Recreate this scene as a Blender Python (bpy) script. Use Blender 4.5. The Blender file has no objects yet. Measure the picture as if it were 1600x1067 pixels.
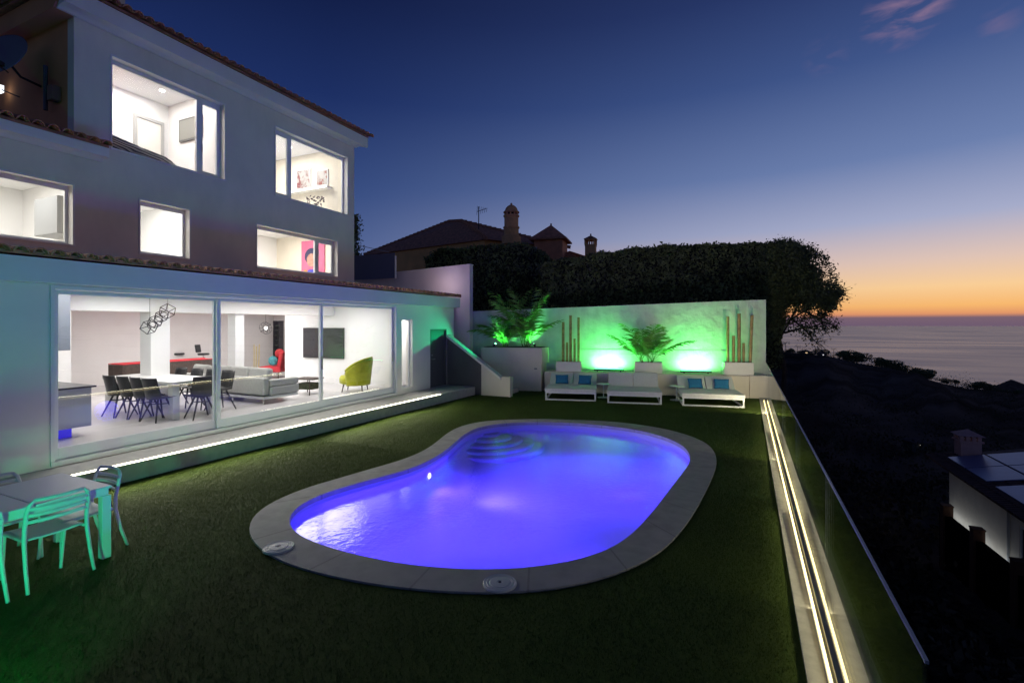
import bpy, bmesh, math, random
import numpy as np
from mathutils import Vector, Matrix
random.seed(7); rng = np.random.default_rng(7)
S = bpy.context.scene
COL = S.collection
R = math.radians

# ------------------------------------------------------------------ camera
F_PX, CX, HY, H = 755.0, 800.0, 507.0, 2.4        # focal length, centre, horizon row (1600 px wide frame), eye height
TH = math.atan(345.0 / F_PX)
cs, sn = math.cos(TH), math.sin(TH)
cam = bpy.data.objects.new('camera', bpy.data.cameras.new('camera')); COL.objects.link(cam)
cam.data.sensor_width = 36.0; cam.data.lens = 36.0 * F_PX / 1600.0
cam.data.shift_y = (HY - 533.5) / 1600.0
cam.data.clip_start = 0.05; cam.data.clip_end = 200000
cam.location = (0, 0, H); cam.rotation_euler = (R(90), 0, TH)
S.camera = cam

# ------------------------------------------------------------------ render / exposure
S.view_settings.view_transform = 'Standard'; S.view_settings.look = 'None'
S.view_settings.exposure = 0; S.view_settings.gamma = 1
cy = S.cycles
cy.use_denoising = True
try: cy.denoiser = 'OPENIMAGEDENOISE'
except Exception: pass
cy.max_bounces = 8; cy.diffuse_bounces = 4; cy.glossy_bounces = 4; cy.transparent_max_bounces = 24
cy.transmission_bounces = 4; cy.sample_clamp_indirect = 6; cy.sample_clamp_direct = 0
cy.use_light_tree = True; cy.caustics_reflective = False; cy.caustics_refractive = False
cy.use_adaptive_sampling = True; cy.adaptive_threshold = 0.012

def lin(c):
    return tuple((v / 255 / 12.92 if v / 255 <= .04045 else ((v / 255 + .055) / 1.055) ** 2.4) for v in c)

# ------------------------------------------------------------------ world: dusk sky
W = bpy.data.worlds.new('World'); S.world = W; W.use_nodes = True
nt = W.node_tree; nt.nodes.clear(); N = nt.nodes; L = nt.links
def nd(t, **k):
    n = N.new(t)
    for a, b in k.items(): setattr(n, a, b)
    return n
def mth(op, a, b=None, clamp=False):
    n = N.new('ShaderNodeMath'); n.operation = op; n.use_clamp = clamp
    for i, v in enumerate((a, b)):
        if v is None: continue
        if isinstance(v, (int, float)): n.inputs[i].default_value = v
        else: L.new(v, n.inputs[i])
    return n.outputs[0]
tc = nd('ShaderNodeTexCoord'); sep = nd('ShaderNodeSeparateXYZ'); L.new(tc.outputs['Generated'], sep.inputs[0])
def ramp(fac, stops):
    r = nd('ShaderNodeValToRGB'); L.new(fac, r.inputs[0]); e = r.color_ramp.elements
    e[0].position = stops[0][0]; e[0].color = (*lin(stops[0][1]), 1)
    e[1].position = stops[-1][0]; e[1].color = (*lin(stops[-1][1]), 1)
    for p, c in stops[1:-1]:
        x = e.new(p); x.color = (*lin(c), 1)
    return r.outputs[0]
zf = mth('MULTIPLY', sep.outputs[2], 1 / .7, True)
warm = ramp(zf, [(0, (112, 92, 112)), (.016, (122, 98, 112)), (.024, (226, 150, 104)), (.042, (248, 184, 110)), (.085, (250, 206, 150)),
                 (.145, (224, 196, 182)), (.24, (166, 172, 202)), (.38, (108, 128, 174)), (.58, (64, 86, 138)), (.75, (42, 58, 106)), (1, (17, 26, 62))])
cold = ramp(zf, [(0, (84, 76, 104)), (.05, (94, 102, 138)), (.16, (82, 102, 150)), (.35, (54, 76, 128)), (.58, (29, 47, 98)), (.78, (18, 30, 70)), (1, (14, 22, 52))])
GA = TH * -1 + math.atan((1640 - CX) / F_PX)       # azimuth of the afterglow, clockwise from +Y
gd = (math.sin(GA), math.cos(GA))
hl = mth('SQRT', mth('ADD', mth('MULTIPLY', sep.outputs[0], sep.outputs[0]), mth('ADD', mth('MULTIPLY', sep.outputs[1], sep.outputs[1]), 1e-5)))
dt = mth('DIVIDE', mth('ADD', mth('MULTIPLY', sep.outputs[0], gd[0]), mth('MULTIPLY', sep.outputs[1], gd[1])), hl)
az = mth('POWER', mth('DIVIDE', mth('SUBTRACT', dt, .35), .65, True), 1.35, True)
mx = nd('ShaderNodeMix', data_type='RGBA'); L.new(az, mx.inputs[0]); L.new(cold, mx.inputs[6]); L.new(warm, mx.inputs[7])
# a few thin pink clouds, high on the right
def pdir(x, y):
    t, v = (x - CX) / F_PX, (HY - y) / F_PX
    d = Vector((-sn + t * cs, cs + t * sn, v)); return d.normalized()
cur = mx.outputs[2]
mapn = nd('ShaderNodeMapping'); L.new(tc.outputs['Generated'], mapn.inputs[0]); mapn.inputs['Scale'].default_value = (9, 9, 26)
nz = nd('ShaderNodeTexNoise'); L.new(mapn.outputs[0], nz.inputs[0]); nz.inputs['Scale'].default_value = 2.2; nz.inputs['Detail'].default_value = 6; nz.inputs['Distortion'].default_value = .5
for (x0, y0, rad, amt, thr) in ((1405, 24, .05, .9, .43), (1562, 34, .025, .3, .44), (1290, 88, .035, .2, .42), (1450, 4, .035, .8, .40)):
    c = pdir(x0, y0)
    vd = nd('ShaderNodeVectorMath', operation='DISTANCE'); L.new(tc.outputs['Generated'], vd.inputs[0]); vd.inputs[1].default_value = c
    g = mth('SUBTRACT', 1.0, mth('DIVIDE', vd.outputs['Value'], rad), True)
    g = mth('MULTIPLY', mth('POWER', g, .8, True), mth('MULTIPLY', mth('SUBTRACT', nz.outputs[0], thr), 4.0, True))
    m = nd('ShaderNodeMix', data_type='RGBA'); L.new(mth('MULTIPLY', g, amt, True), m.inputs[0]); L.new(cur, m.inputs[6])
    m.inputs[7].default_value = (*lin((146, 118, 146)), 1); cur = m.outputs[2]
bg = nd('ShaderNodeBackground'); L.new(cur, bg.inputs[0]); bg.inputs[1].default_value = 1.0
out = nd('ShaderNodeOutputWorld'); L.new(bg.outputs[0], out.inputs[0])

# ------------------------------------------------------------------ pixel -> place helpers (used once, to survey the place)
def ray(x, y):
    t, v = (x - CX) / F_PX, (HY - y) / F_PX
    return (-sn + t * cs, cs + t * sn, v)
def G(x, y, z=0.0):
    r = ray(x, y); d = (z - H) / r[2]; return Vector((r[0] * d, r[1] * d, z))
def FX(x, y, X):
    r = ray(x, y); d = X / r[0]; return Vector((X, r[1] * d, H + r[2] * d))
def FY(x, y, Y):
    r = ray(x, y); d = Y / r[1]; return Vector((r[0] * d, Y, H + r[2] * d))
def D(x, y, d):
    r = ray(x, y); return Vector((r[0] * d, r[1] * d, H + r[2] * d))

# ------------------------------------------------------------------ mesh helpers
class MB:
    def __init__(s): s.v = []; s.f = []; s.sm = False
    def add(s, vs, fs):
        o = len(s.v); s.v += [tuple(map(float, p)) for p in vs]; s.f += [tuple(i + o for i in f) for f in fs]; return s
    def box(s, x0, x1, y0, y1, z0, z1):
        return s.add([(x0, y0, z0), (x1, y0, z0), (x1, y1, z0), (x0, y1, z0), (x0, y0, z1), (x1, y0, z1), (x1, y1, z1), (x0, y1, z1)],
                     [(3, 2, 1, 0), (4, 5, 6, 7), (0, 1, 5, 4), (1, 2, 6, 5), (2, 3, 7, 6), (3, 0, 4, 7)])
    def obox(s, c, sz, rot=(0, 0, 0)):
        from mathutils import Euler
        m = Euler(rot).to_matrix(); c = Vector(c); h = [a / 2 for a in sz]
        vs = [c + m @ Vector((a * h[0], b * h[1], d * h[2])) for d in (-1, 1) for a, b in ((-1, -1), (1, -1), (1, 1), (-1, 1))]
        return s.add(vs, [(3, 2, 1, 0), (4, 5, 6, 7), (0, 1, 5, 4), (1, 2, 6, 5), (2, 3, 7, 6), (3, 0, 4, 7)])
    def prism(s, poly, z0, z1):
        n = len(poly)
        a = sum(poly[i][0] * poly[(i + 1) % n][1] - poly[(i + 1) % n][0] * poly[i][1] for i in range(n))
        if a < 0: poly = poly[::-1]
        f0 = (lambda p: z0) if not callable(z0) else z0
        f1 = (lambda p: z1) if not callable(z1) else z1
        vs = [(p[0], p[1], f0(p)) for p in poly] + [(p[0], p[1], f1(p)) for p in poly]
        return s.add(vs, [tuple(range(n - 1, -1, -1)), tuple(range(n, 2 * n))] + [(i, (i + 1) % n, n + (i + 1) % n, n + i) for i in range(n)])
    def tube(s, pts, r, n=8, caps=True, flat=1.0):
        pts = [Vector(p) for p in pts]; rr = r if isinstance(r, (list, tuple)) else [r] * len(pts)
        o = len(s.v); prev = None
        for i, p in enumerate(pts):
            d = (pts[min(i + 1, len(pts) - 1)] - pts[max(i - 1, 0)]).normalized()
            if prev is None:
                u = d.cross(Vector((0, 0, 1)))
                if u.length < 1e-3: u = d.cross(Vector((0, 1, 0)))
            else: u = prev - d * prev.dot(d)
            u.normalize(); prev = u; w = d.cross(u)
            for k in range(n):
                a = 2 * math.pi * (k + .5) / n
                s.v.append(tuple(p + (u * math.cos(a) + w * math.sin(a) * flat) * rr[i]))
        for i in range(len(pts) - 1):
            for k in range(n):
                a = o + i * n + k; b = o + i * n + (k + 1) % n
                s.f.append((a, b, b + n, a + n))
        if caps:
            s.f.append(tuple(o + k for k in range(n - 1, -1, -1))); s.f.append(tuple(o + (len(pts) - 1) * n + k for k in range(n)))
        return s
    def lathe(s, c, prof, n=20):
        o = len(s.v); c = Vector(c)
        for r, z in prof:
            for k in range(n):
                a = 2 * math.pi * k / n; s.v.append((c.x + r * math.cos(a), c.y + r * math.sin(a), c.z + z))
        for i in range(len(prof) - 1):
            for k in range(n):
                a = o + i * n + k; b = o + i * n + (k + 1) % n; s.f.append((a, b, b + n, a + n))
        s.f.append(tuple(o + k for k in range(n - 1, -1, -1))); s.f.append(tuple(o + (len(prof) - 1) * n + k for k in range(n)))
        return s
    def grid(s, fn, nu, nv):
        o = len(s.v)
        for i in range(nu + 1):
            for j in range(nv + 1): s.v.append(tuple(map(float, fn(i / nu, j / nv))))
        for i in range(nu):
            for j in range(nv):
                a = o + i * (nv + 1) + j; s.f.append((a, a + nv + 1, a + nv + 2, a + 1))
        return s
    def ball(s, c, r, nu=14, nv=9):
        r = r if isinstance(r, (list, tuple)) else (r, r, r)
        return s.grid(lambda u, v: (c[0] + r[0] * math.cos(2 * math.pi * u) * math.sin(math.pi * max(.002, min(.998, v))),
                                    c[1] + r[1] * math.sin(2 * math.pi * u) * math.sin(math.pi * max(.002, min(.998, v))), c[2] - r[2] * math.cos(math.pi * v)), nu, nv)
    def xf(s, M):
        s.v = [tuple(M @ Vector(p)) for p in s.v]; return s

def setp(o, label=None, cat=None, group=None, kind=None):
    if label: o['label'] = label
    if cat: o['category'] = cat
    if group: o['group'] = group
    if kind: o['kind'] = kind
    return o
def thing(name, label, cat, loc=(0, 0, 0), rz=0, group=None):
    o = bpy.data.objects.new(name, None); COL.objects.link(o); o.empty_display_size = .2
    o.location = loc; o.rotation_euler = (0, 0, rz); return setp(o, label, cat, group)
def wmat(o):
    M = Matrix.Translation(o.location) @ o.rotation_euler.to_matrix().to_4x4()
    return M if o.parent is None else wmat(o.parent) @ M
def build(name, mb, mat, parent=None, world=True, smooth=False, bevel=0, solid=0):
    """link one mesh; world=True: the vertices are world coordinates, else the parent's own"""
    vs = mb.v
    if parent is not None and world:
        Mi = wmat(parent).inverted(); vs = [tuple(Mi @ Vector(p)) for p in vs]
    me = bpy.data.meshes.new(name); me.from_pydata(vs, [], mb.f); me.validate()
    bm = bmesh.new(); bm.from_mesh(me)
    if smooth: bmesh.ops.remove_doubles(bm, verts=bm.verts, dist=1e-5)
    bmesh.ops.recalc_face_normals(bm, faces=bm.faces) if not getattr(mb, 'keepn', False) else None
    bm.to_mesh(me); bm.free()
    if smooth: me.shade_smooth()
    o = bpy.data.objects.new(name, me); COL.objects.link(o); me.materials.append(mat)
    if parent is not None: o.parent = parent
    if solid:
        m = o.modifiers.new('s', 'SOLIDIFY'); m.thickness = solid; m.offset = 0
    if bevel:
        m = o.modifiers.new('b', 'BEVEL'); m.width = bevel; m.segments = 2; m.limit_method = 'ANGLE'
    return o
def single(name, mb, mat, label, cat, group=None, **k):
    """a thing that is one mesh: give it an origin at its own base"""
    a = np.array(mb.v); c = ((a[:, 0].min() + a[:, 0].max()) / 2, (a[:, 1].min() + a[:, 1].max()) / 2, a[:, 2].min())
    mb.v = [tuple(p) for p in (a - np.array(c))]
    o = build(name, mb, mat, **k); o.location = c; return setp(o, label, cat, group)
def struct(name, mb, mat, **k): return setp(build(name, mb, mat, **k), kind='structure')
def kids(o): return [c for c in bpy.data.objects if c.parent == o]
def dup(o, loc, rz=None, label=None, parent=None):
    c = o.copy(); COL.objects.link(c); c.parent = parent
    if parent is None:
        c.location = loc
        if rz is not None: c.rotation_euler = (0, 0, rz)
    if label: c['label'] = label
    for k in kids(o): dup(k, None, parent=c)
    return c

# ------------------------------------------------------------------ materials
MATS = {}
def M(name, col, rough=.6, metal=0, noise=0, nscale=8, bump=0, bscale=None, emit=None, es=0, spec=None, coat=0, detail=4, sheen=0):
    if name in MATS: return MATS[name]
    m = bpy.data.materials.new(name); m.use_nodes = True; t = m.node_tree; b = t.nodes['Principled BSDF']
    b.inputs['Base Color'].default_value = (*col, 1); b.inputs['Roughness'].default_value = rough; b.inputs['Metallic'].default_value = metal
    if spec is not None: b.inputs['Specular IOR Level'].default_value = spec
    if coat: b.inputs['Coat Weight'].default_value = coat
    if sheen: b.inputs['Sheen Weight'].default_value = sheen
    if emit: b.inputs['Emission Color'].default_value = (*emit, 1); b.inputs['Emission Strength'].default_value = es
    tcn = t.nodes.new('ShaderNodeTexCoord')
    if noise:
        n = t.nodes.new('ShaderNodeTexNoise'); n.inputs['Scale'].default_value = nscale; n.inputs['Detail'].default_value = detail
        t.links.new(tcn.outputs['Object'], n.inputs[0])
        r = t.nodes.new('ShaderNodeMapRange'); r.inputs[1].default_value = .3; r.inputs[2].default_value = .7
        r.inputs[3].default_value = 1 - noise; r.inputs[4].default_value = 1 + noise; t.links.new(n.outputs[0], r.inputs[0])
        mm = t.nodes.new('ShaderNodeVectorMath'); mm.operation = 'SCALE'; mm.inputs[0].default_value = col
        t.links.new(r.outputs[0], mm.inputs['Scale']); t.links.new(mm.outputs[0], b.inputs['Base Color'])
    if bump:
        n = t.nodes.new('ShaderNodeTexNoise'); n.inputs['Scale'].default_value = bscale or nscale * 6; n.inputs['Detail'].default_value = 5
        t.links.new(tcn.outputs['Object'], n.inputs[0])
        bp = t.nodes.new('ShaderNodeBump'); bp.inputs['Strength'].default_value = min(1, bump * 10); bp.inputs['Distance'].default_value = bump * .1
        t.links.new(n.outputs[0], bp.inputs['Height']); t.links.new(bp.outputs[0], b.inputs['Normal'])
    MATS[name] = m; return m
def glassmat(name, tint=(1, 1, 1), f0=.04, k=.96, rough=0.0, bump=None, power=5):
    m = bpy.data.materials.new(name); m.use_nodes = True; t = m.node_tree; t.nodes.clear()
    o = t.nodes.new('ShaderNodeOutputMaterial'); mix = t.nodes.new('ShaderNodeMixShader')
    tr = t.nodes.new('ShaderNodeBsdfTransparent'); tr.inputs[0].default_value = (*tint, 1)
    gl = t.nodes.new('ShaderNodeBsdfGlossy'); gl.inputs['Roughness'].default_value = rough; gl.inputs[0].default_value = (1, 1, 1, 1)
    lw = t.nodes.new('ShaderNodeLayerWeight'); lw.inputs[0].default_value = .5
    p = t.nodes.new('ShaderNodeMath'); p.operation = 'POWER'; p.inputs[1].default_value = power
    a = t.nodes.new('ShaderNodeMath'); a.operation = 'MULTIPLY_ADD'; a.inputs[1].default_value = k; a.inputs[2].default_value = f0; a.use_clamp = True
    t.links.new(lw.outputs['Facing'], p.inputs[0]); t.links.new(p.outputs[0], a.inputs[0]); t.links.new(a.outputs[0], mix.inputs[0])
    t.links.new(tr.outputs[0], mix.inputs[1]); t.links.new(gl.outputs[0], mix.inputs[2]); t.links.new(mix.outputs[0], o.inputs[0])
    if bump:
        tcn = t.nodes.new('ShaderNodeTexCoord'); prev = None
        for sc, st in bump:
            n = t.nodes.new('ShaderNodeTexNoise'); n.inputs['Scale'].default_value = sc; n.inputs['Detail'].default_value = 2
            t.links.new(tcn.outputs['Object'], n.inputs[0])
            bp = t.nodes.new('ShaderNodeBump'); bp.inputs['Strength'].default_value = 1; bp.inputs['Distance'].default_value = st
            t.links.new(n.outputs[0], bp.inputs['Height'])
            if prev: t.links.new(prev.outputs[0], bp.inputs['Normal'])
            prev = bp
        t.links.new(prev.outputs[0], gl.inputs['Normal']); t.links.new(prev.outputs[0], lw.inputs['Normal'])
    MATS[name] = m; return m
def emitmat(name, col, s):
    m = bpy.data.materials.new(name); m.use_nodes = True; t = m.node_tree; t.nodes.clear()
    o = t.nodes.new('ShaderNodeOutputMaterial'); e = t.nodes.new('ShaderNodeEmission'); e.inputs[0].default_value = (*col, 1); e.inputs[1].default_value = s
    t.links.new(e.outputs[0], o.inputs[0]); MATS[name] = m; return m

white_render = M('white_render', (.76, .70, .58), .85, noise=.05, nscale=1.2, bump=.02, bscale=60)
white_smooth = M('white_smooth', (.78, .76, .70), .65, noise=.04, nscale=1.5, bump=.01, bscale=40)
room_white = M('room_white', (.80, .80, .79), .7, noise=.015, nscale=2)
room_grey = M('room_grey', (.70, .67, .66), .7, noise=.03, nscale=2)
def weather(m, sc=(2.2, 2.2, .22), amt=.16, lo=.45):
    t = m.node_tree; b = t.nodes['Principled BSDF']; lk = b.inputs['Base Color'].links; tcn = t.nodes.new('ShaderNodeTexCoord'); mp = t.nodes.new('ShaderNodeMapping'); mp.inputs['Scale'].default_value = sc
    t.links.new(tcn.outputs['Object'], mp.inputs[0]); n = t.nodes.new('ShaderNodeTexNoise'); n.inputs['Scale'].default_value = 2; n.inputs['Detail'].default_value = 7; n.inputs['Roughness'].default_value = .65; t.links.new(mp.outputs[0], n.inputs[0])
    r = t.nodes.new('ShaderNodeMapRange'); r.inputs[1].default_value = lo; r.inputs[2].default_value = .72; r.inputs[3].default_value = 1; r.inputs[4].default_value = 1 - amt; t.links.new(n.outputs[0], r.inputs[0])
    vm = t.nodes.new('ShaderNodeVectorMath'); vm.operation = 'SCALE'; t.links.new(lk[0].from_socket, vm.inputs[0]); t.links.new(r.outputs[0], vm.inputs['Scale']); t.links.new(vm.outputs[0], b.inputs['Base Color'])
weather(white_render, sc=(1.2, 1.2, .5), amt=.08)
rough_wall = M('rough_wall', (.66, .66, .62), .85, noise=.10, nscale=2.5, bump=.32, bscale=4.5)
weather(rough_wall, sc=(1.5, 1.5, .3), amt=.18)
orange_wall = M('orange_wall', (.62, .27, .11), .85, noise=.12, nscale=1.5, bump=.03, bscale=40)
neigh_wall = M('neigh_wall', (.80, .42, .14), .85, noise=.15, nscale=1.2)
brick_red = M('brick_red', (.32, .13, .07), .85, noise=.2, nscale=3)
terracotta = M('terracotta', (.46, .21, .12), .8, noise=.35, nscale=6, bump=.05, bscale=50)
frame_white = M('frame_white', (.72, .74, .74), .35)
alu = M('alu', (.62, .64, .65), .35, metal=.6)
steel = M('steel', (.5, .5, .5), .3, metal=1)
dark_metal = M('dark_metal', (.03, .03, .035), .4, metal=.3)
black_plastic = M('black_plastic', (.022, .023, .025), .38)
dark_door = M('dark_door', (.09, .095, .10), .55, noise=.08, nscale=3)
parapet_grey = M('parapet_grey', (.10, .098, .105), .7, noise=.10, nscale=2)
kerb_mat = M('kerb_stone', (.42, .40, .34), .75, noise=.12, nscale=14, bump=.03, bscale=90)
tread_mat = M('tread_stone', (.50, .48, .43), .6, noise=.10, nscale=9, bump=.02, bscale=80)
floor_tile = M('floor_tile', (.58, .56, .56), .28, noise=.06, nscale=3)
wicker = M('white_powder', (.80, .82, .82), .4)
bamboo = M('bamboo', (.38, .26, .105), .6, noise=.3, nscale=9)
cushion_w = M('cushion_white', (.72, .73, .70), .9, noise=.05, nscale=20, bump=.04, bscale=200)
cushion_b = M('cushion_blue', (.02, .17, .32), .9, noise=.1, nscale=30)
sofa_grey = M('sofa_grey', (.40, .40, .38), .95, noise=.08, nscale=25, bump=.03, bscale=150)
mustard = M('mustard_velvet', (.50, .50, .012), .8, noise=.12, nscale=10, sheen=.4)
red_fab = M('red_fabric', (.45, .02, .03), .9, noise=.1)
wood_dark = M('wood_dark', (.055, .035, .028), .5, noise=.3, nscale=10)
leaf_dark = M('leaf_dark', (.14, .17, .06), .6, noise=.55, nscale=2.2)
leaf_palm = M('leaf_palm', (.12, .28, .045), .5, noise=.35, nscale=7)
hill_mat = M('hill', (.11, .088, .07), .95, noise=.6, nscale=.05, detail=8, spec=0)
trunk_mat = M('bark', (.05, .035, .025), .9, noise=.3, nscale=8)
soil = M('soil', (.03, .022, .016), .95, noise=.4, nscale=20)
pane = glassmat('window_pane', f0=.035, k=.9)
fence_glass = glassmat('fence_glass', tint=(.90, .93, .92), f0=.05, k=.95, power=3.6)
led_mat = emitmat('led_warm', (1, .80, .36), 3.6)
led_cool = emitmat('led_cool', (1, .96, .72), 8)
downlight = emitmat('downlight', (1, .98, .92), 14)

# ================================================================== GROUND, POOL
outer_px = [(386,826),(397,802),(417,788),(440,777),(477,762),(530,747),(580,732),(617,722),(650,710),(675,696),(697,678),(712,669),(735,661.5),(765,657),
 (812,655),(855,654.5),(897,656),(940,657.5),(981,661),(1037,669.5),(1079,681),(1105,693),(1117,707),(1120,722),(1116,738),(1108,756),(1096,780),(1079,809),(1051,845),
 (1023,868),(981,890),(925,908),(869,919),(812,924.5),(756,926),(700,924),(650,920),(590,913),(540,904),(490,893),(447,880),(415,864),(394,846)]
inner_px = [(449,812),(457,797),(480,781),(517,767),(555,756),(592,746),(630,736),(660,725),(687,710),(706,696),(721,682),(736,672.5),(756,665.5),
 (798,660.5),(832,659.5),(869,660),(905,661.5),(939,664.5),(995,671.5),(1037,682.5),(1065,695),(1077,708),(1078,722),(1066,739),(1046,765),(1023,795),(992,830),(967,850),(939,864),(883,879),
 (812,888),(756,890),(700,888),(655,884),(605,877),(555,866),(517,856),(487,846),(463,835),(452,824)]
def smooth_loop(px, z=0.0, n=150):
    P = [G(x, y, z) for x, y in px]; m = len(P); out = []
    per = 6
    for i in range(m):
        p0, p1, p2, p3 = P[i - 1], P[i], P[(i + 1) % m], P[(i + 2) % m]
        for k in range(per):
            t = k / per
            out.append(.5 * ((2 * p1) + (p2 - p0) * t + (2 * p0 - 5 * p1 + 4 * p2 - p3) * t * t + (3 * p1 - p0 - 3 * p2 + p3) * t ** 3))
    # uniform resample + light smoothing
    a = np.array([(p.x, p.y) for p in out]); a2 = np.vstack([a, a[:1]])
    s = np.concatenate([[0], np.cumsum(np.hypot(*np.diff(a2, axis=0).T))]); q = np.linspace(0, s[-1], n, endpoint=False)
    r = np.stack([np.interp(q, s, a2[:, 0]), np.interp(q, s, a2[:, 1])], 1)
    for _ in range(6): r = .5 * r + .25 * np.roll(r, 1, 0) + .25 * np.roll(r, -1, 0)
    return r
OUT = smooth_loop(outer_px, .02); INN = smooth_loop(inner_px, .02)
def ring_fill(loops, z):
    bm = bmesh.new(); es = []
    for lp in loops:
        vs = [bm.verts.new((p[0], p[1], z)) for p in lp]
        es += [bm.edges.new((vs[i], vs[(i + 1) % len(vs)])) for i in range(len(vs))]
    bmesh.ops.triangle_fill(bm, use_beauty=True, use_dissolve=False, edges=es)
    bm.verts.index_update()
    r = MB(); r.v = [tuple(v.co) for v in bm.verts]; r.f = [tuple(v.index for v in f.verts) for f in bm.faces]; bm.free()
    # all facing up
    ff = []
    for f in r.f:
        a, b, c = (Vector(r.v[i]) for i in f[:3])
        ff.append(f if (b - a).cross(c - a).z > 0 else f[::-1])
    r.f = ff; r.keepn = True
    return r
def glass_x(Y): return .56 + .022 * Y
def kerb_x(Y): return .365 + .0235 * Y
def riser_x(Y): return -8.42 + (Y - 3.6) * (.37 / 9.6)
lawn_poly = [(-14, -6), (kerb_x(-6), -6), (kerb_x(18.2), 18.2), (-11, 18.2), (-9.0, 14.6), (riser_x(13.2), 13.2), (riser_x(3.2), 3.2), (-9.3, 3.2), (-9.3, 2.0), (-14, 2.0)]

# lawn material: artificial turf
def turf():
    m = bpy.data.materials.new('turf'); m.use_nodes = True; t = m.node_tree; b = t.nodes['Principled BSDF']
    tcn = t.nodes.new('ShaderNodeTexCoord')
    n1 = t.nodes.new('ShaderNodeTexNoise'); n1.inputs['Scale'].default_value = .9; n1.inputs['Detail'].default_value = 3
    n2 = t.nodes.new('ShaderNodeTexNoise'); n2.inputs['Scale'].default_value = 60; n2.inputs['Detail'].default_value = 4
    for n in (n1, n2): t.links.new(tcn.outputs['Object'], n.inputs[0])
    a = t.nodes.new('ShaderNodeMath'); a.operation = 'MULTIPLY_ADD'; a.inputs[1].default_value = .35; t.links.new(n1.outputs[0], a.inputs[0]); 
    s2 = t.nodes.new('ShaderNodeMath'); s2.operation = 'MULTIPLY'; s2.inputs[1].default_value = .65; t.links.new(n2.outputs[0], s2.inputs[0]); t.links.new(s2.outputs[0], a.inputs[2])
    r = t.nodes.new('ShaderNodeValToRGB'); t.links.new(a.outputs[0], r.inputs[0])
    e = r.color_ramp.elements; e[0].position = .3; e[0].color = (.062, .098, .017, 1); e[1].position = .8; e[1].color = (.125, .185, .034, 1)
    t.links.new(r.outputs[0], b.inputs['Base Color']); b.inputs['Roughness'].default_value = .75; b.inputs['Specular IOR Level'].default_value = .1
    ge = t.nodes.new('ShaderNodeNewGeometry'); vm = t.nodes.new('ShaderNodeVectorMath'); vm.operation = 'MULTIPLY_ADD'; vm.inputs[1].default_value = (.14, .14, .14); vm.inputs[2].default_value = (0, 0, .8)
    t.links.new(ge.outputs['Normal'], vm.inputs[0]); vn = t.nodes.new('ShaderNodeVectorMath'); vn.operation = 'NORMALIZE'; t.links.new(vm.outputs[0], vn.inputs[0]); t.links.new(vn.outputs[0], b.inputs['Normal'])
    return m
turf_m = turf()
struct('lawn', ring_fill([lawn_poly, OUT], 0.0), turf_m)

def inside(P, poly):
    x, y = P[:, 0], P[:, 1]; r = np.zeros(len(P), bool); n = len(poly); j = n - 1
    for i in range(n):
        xi, yi = poly[i]; xj, yj = poly[j]
        c = ((yi > y) != (yj > y)) & (x < (xj - xi) * (y - yi) / (yj - yi + 1e-12) + xi); r ^= c; j = i
    return r
def np_mesh(name, V, Fq, mat, k):
    me = bpy.data.meshes.new(name); me.vertices.add(len(V)); me.vertices.foreach_set('co', np.asarray(V, np.float32).ravel())
    nf = len(Fq); me.loops.add(nf * k); me.loops.foreach_set('vertex_index', np.asarray(Fq, np.int32).ravel())
    me.polygons.add(nf); me.polygons.foreach_set('loop_start', np.arange(0, nf * k, k, dtype=np.int32)); me.update(calc_edges=True)
    me.materials.append(mat); o = bpy.data.objects.new(name, me); COL.objects.link(o); return o
# blades of the turf, denser near the camera
pts = []
for (n, y0, y1, h) in ((330000, 1.2, 7.5, .016), (220000, 7.5, 17.2, .018)):
    P = np.stack([rng.uniform(-9, .9, n), rng.uniform(y0, y1, n)], 1)
    P = P[inside(P, [tuple(p) for p in lawn_poly]) & ~inside(P, [tuple(p) for p in OUT])]
    pts.append(np.concatenate([P, np.full((len(P), 1), h)], 1))
P = np.concatenate(pts); n = len(P); a = rng.uniform(0, 6.283, n); hh = P[:, 2] * rng.uniform(.6, 1.25, n); w = .0022 + P[:, 1] * .00025
lx, ly = rng.normal(0, .45, n) * hh, rng.normal(0, .45, n) * hh
V = np.empty((n, 3, 3)); V[:, 0] = np.stack([P[:, 0] - np.cos(a) * w, P[:, 1] - np.sin(a) * w, np.full(n, -.003)], 1)
V[:, 1] = np.stack([P[:, 0] + np.cos(a) * w, P[:, 1] + np.sin(a) * w, np.full(n, -.003)], 1)
V[:, 2] = np.stack([P[:, 0] + lx, P[:, 1] + ly, hh], 1)
g = np_mesh('grass', V.reshape(-1, 3), np.arange(n * 3).reshape(-1, 3), turf_m, 3); setp(g, 'short olive green artificial turf around the pool', None, kind='stuff')

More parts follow.
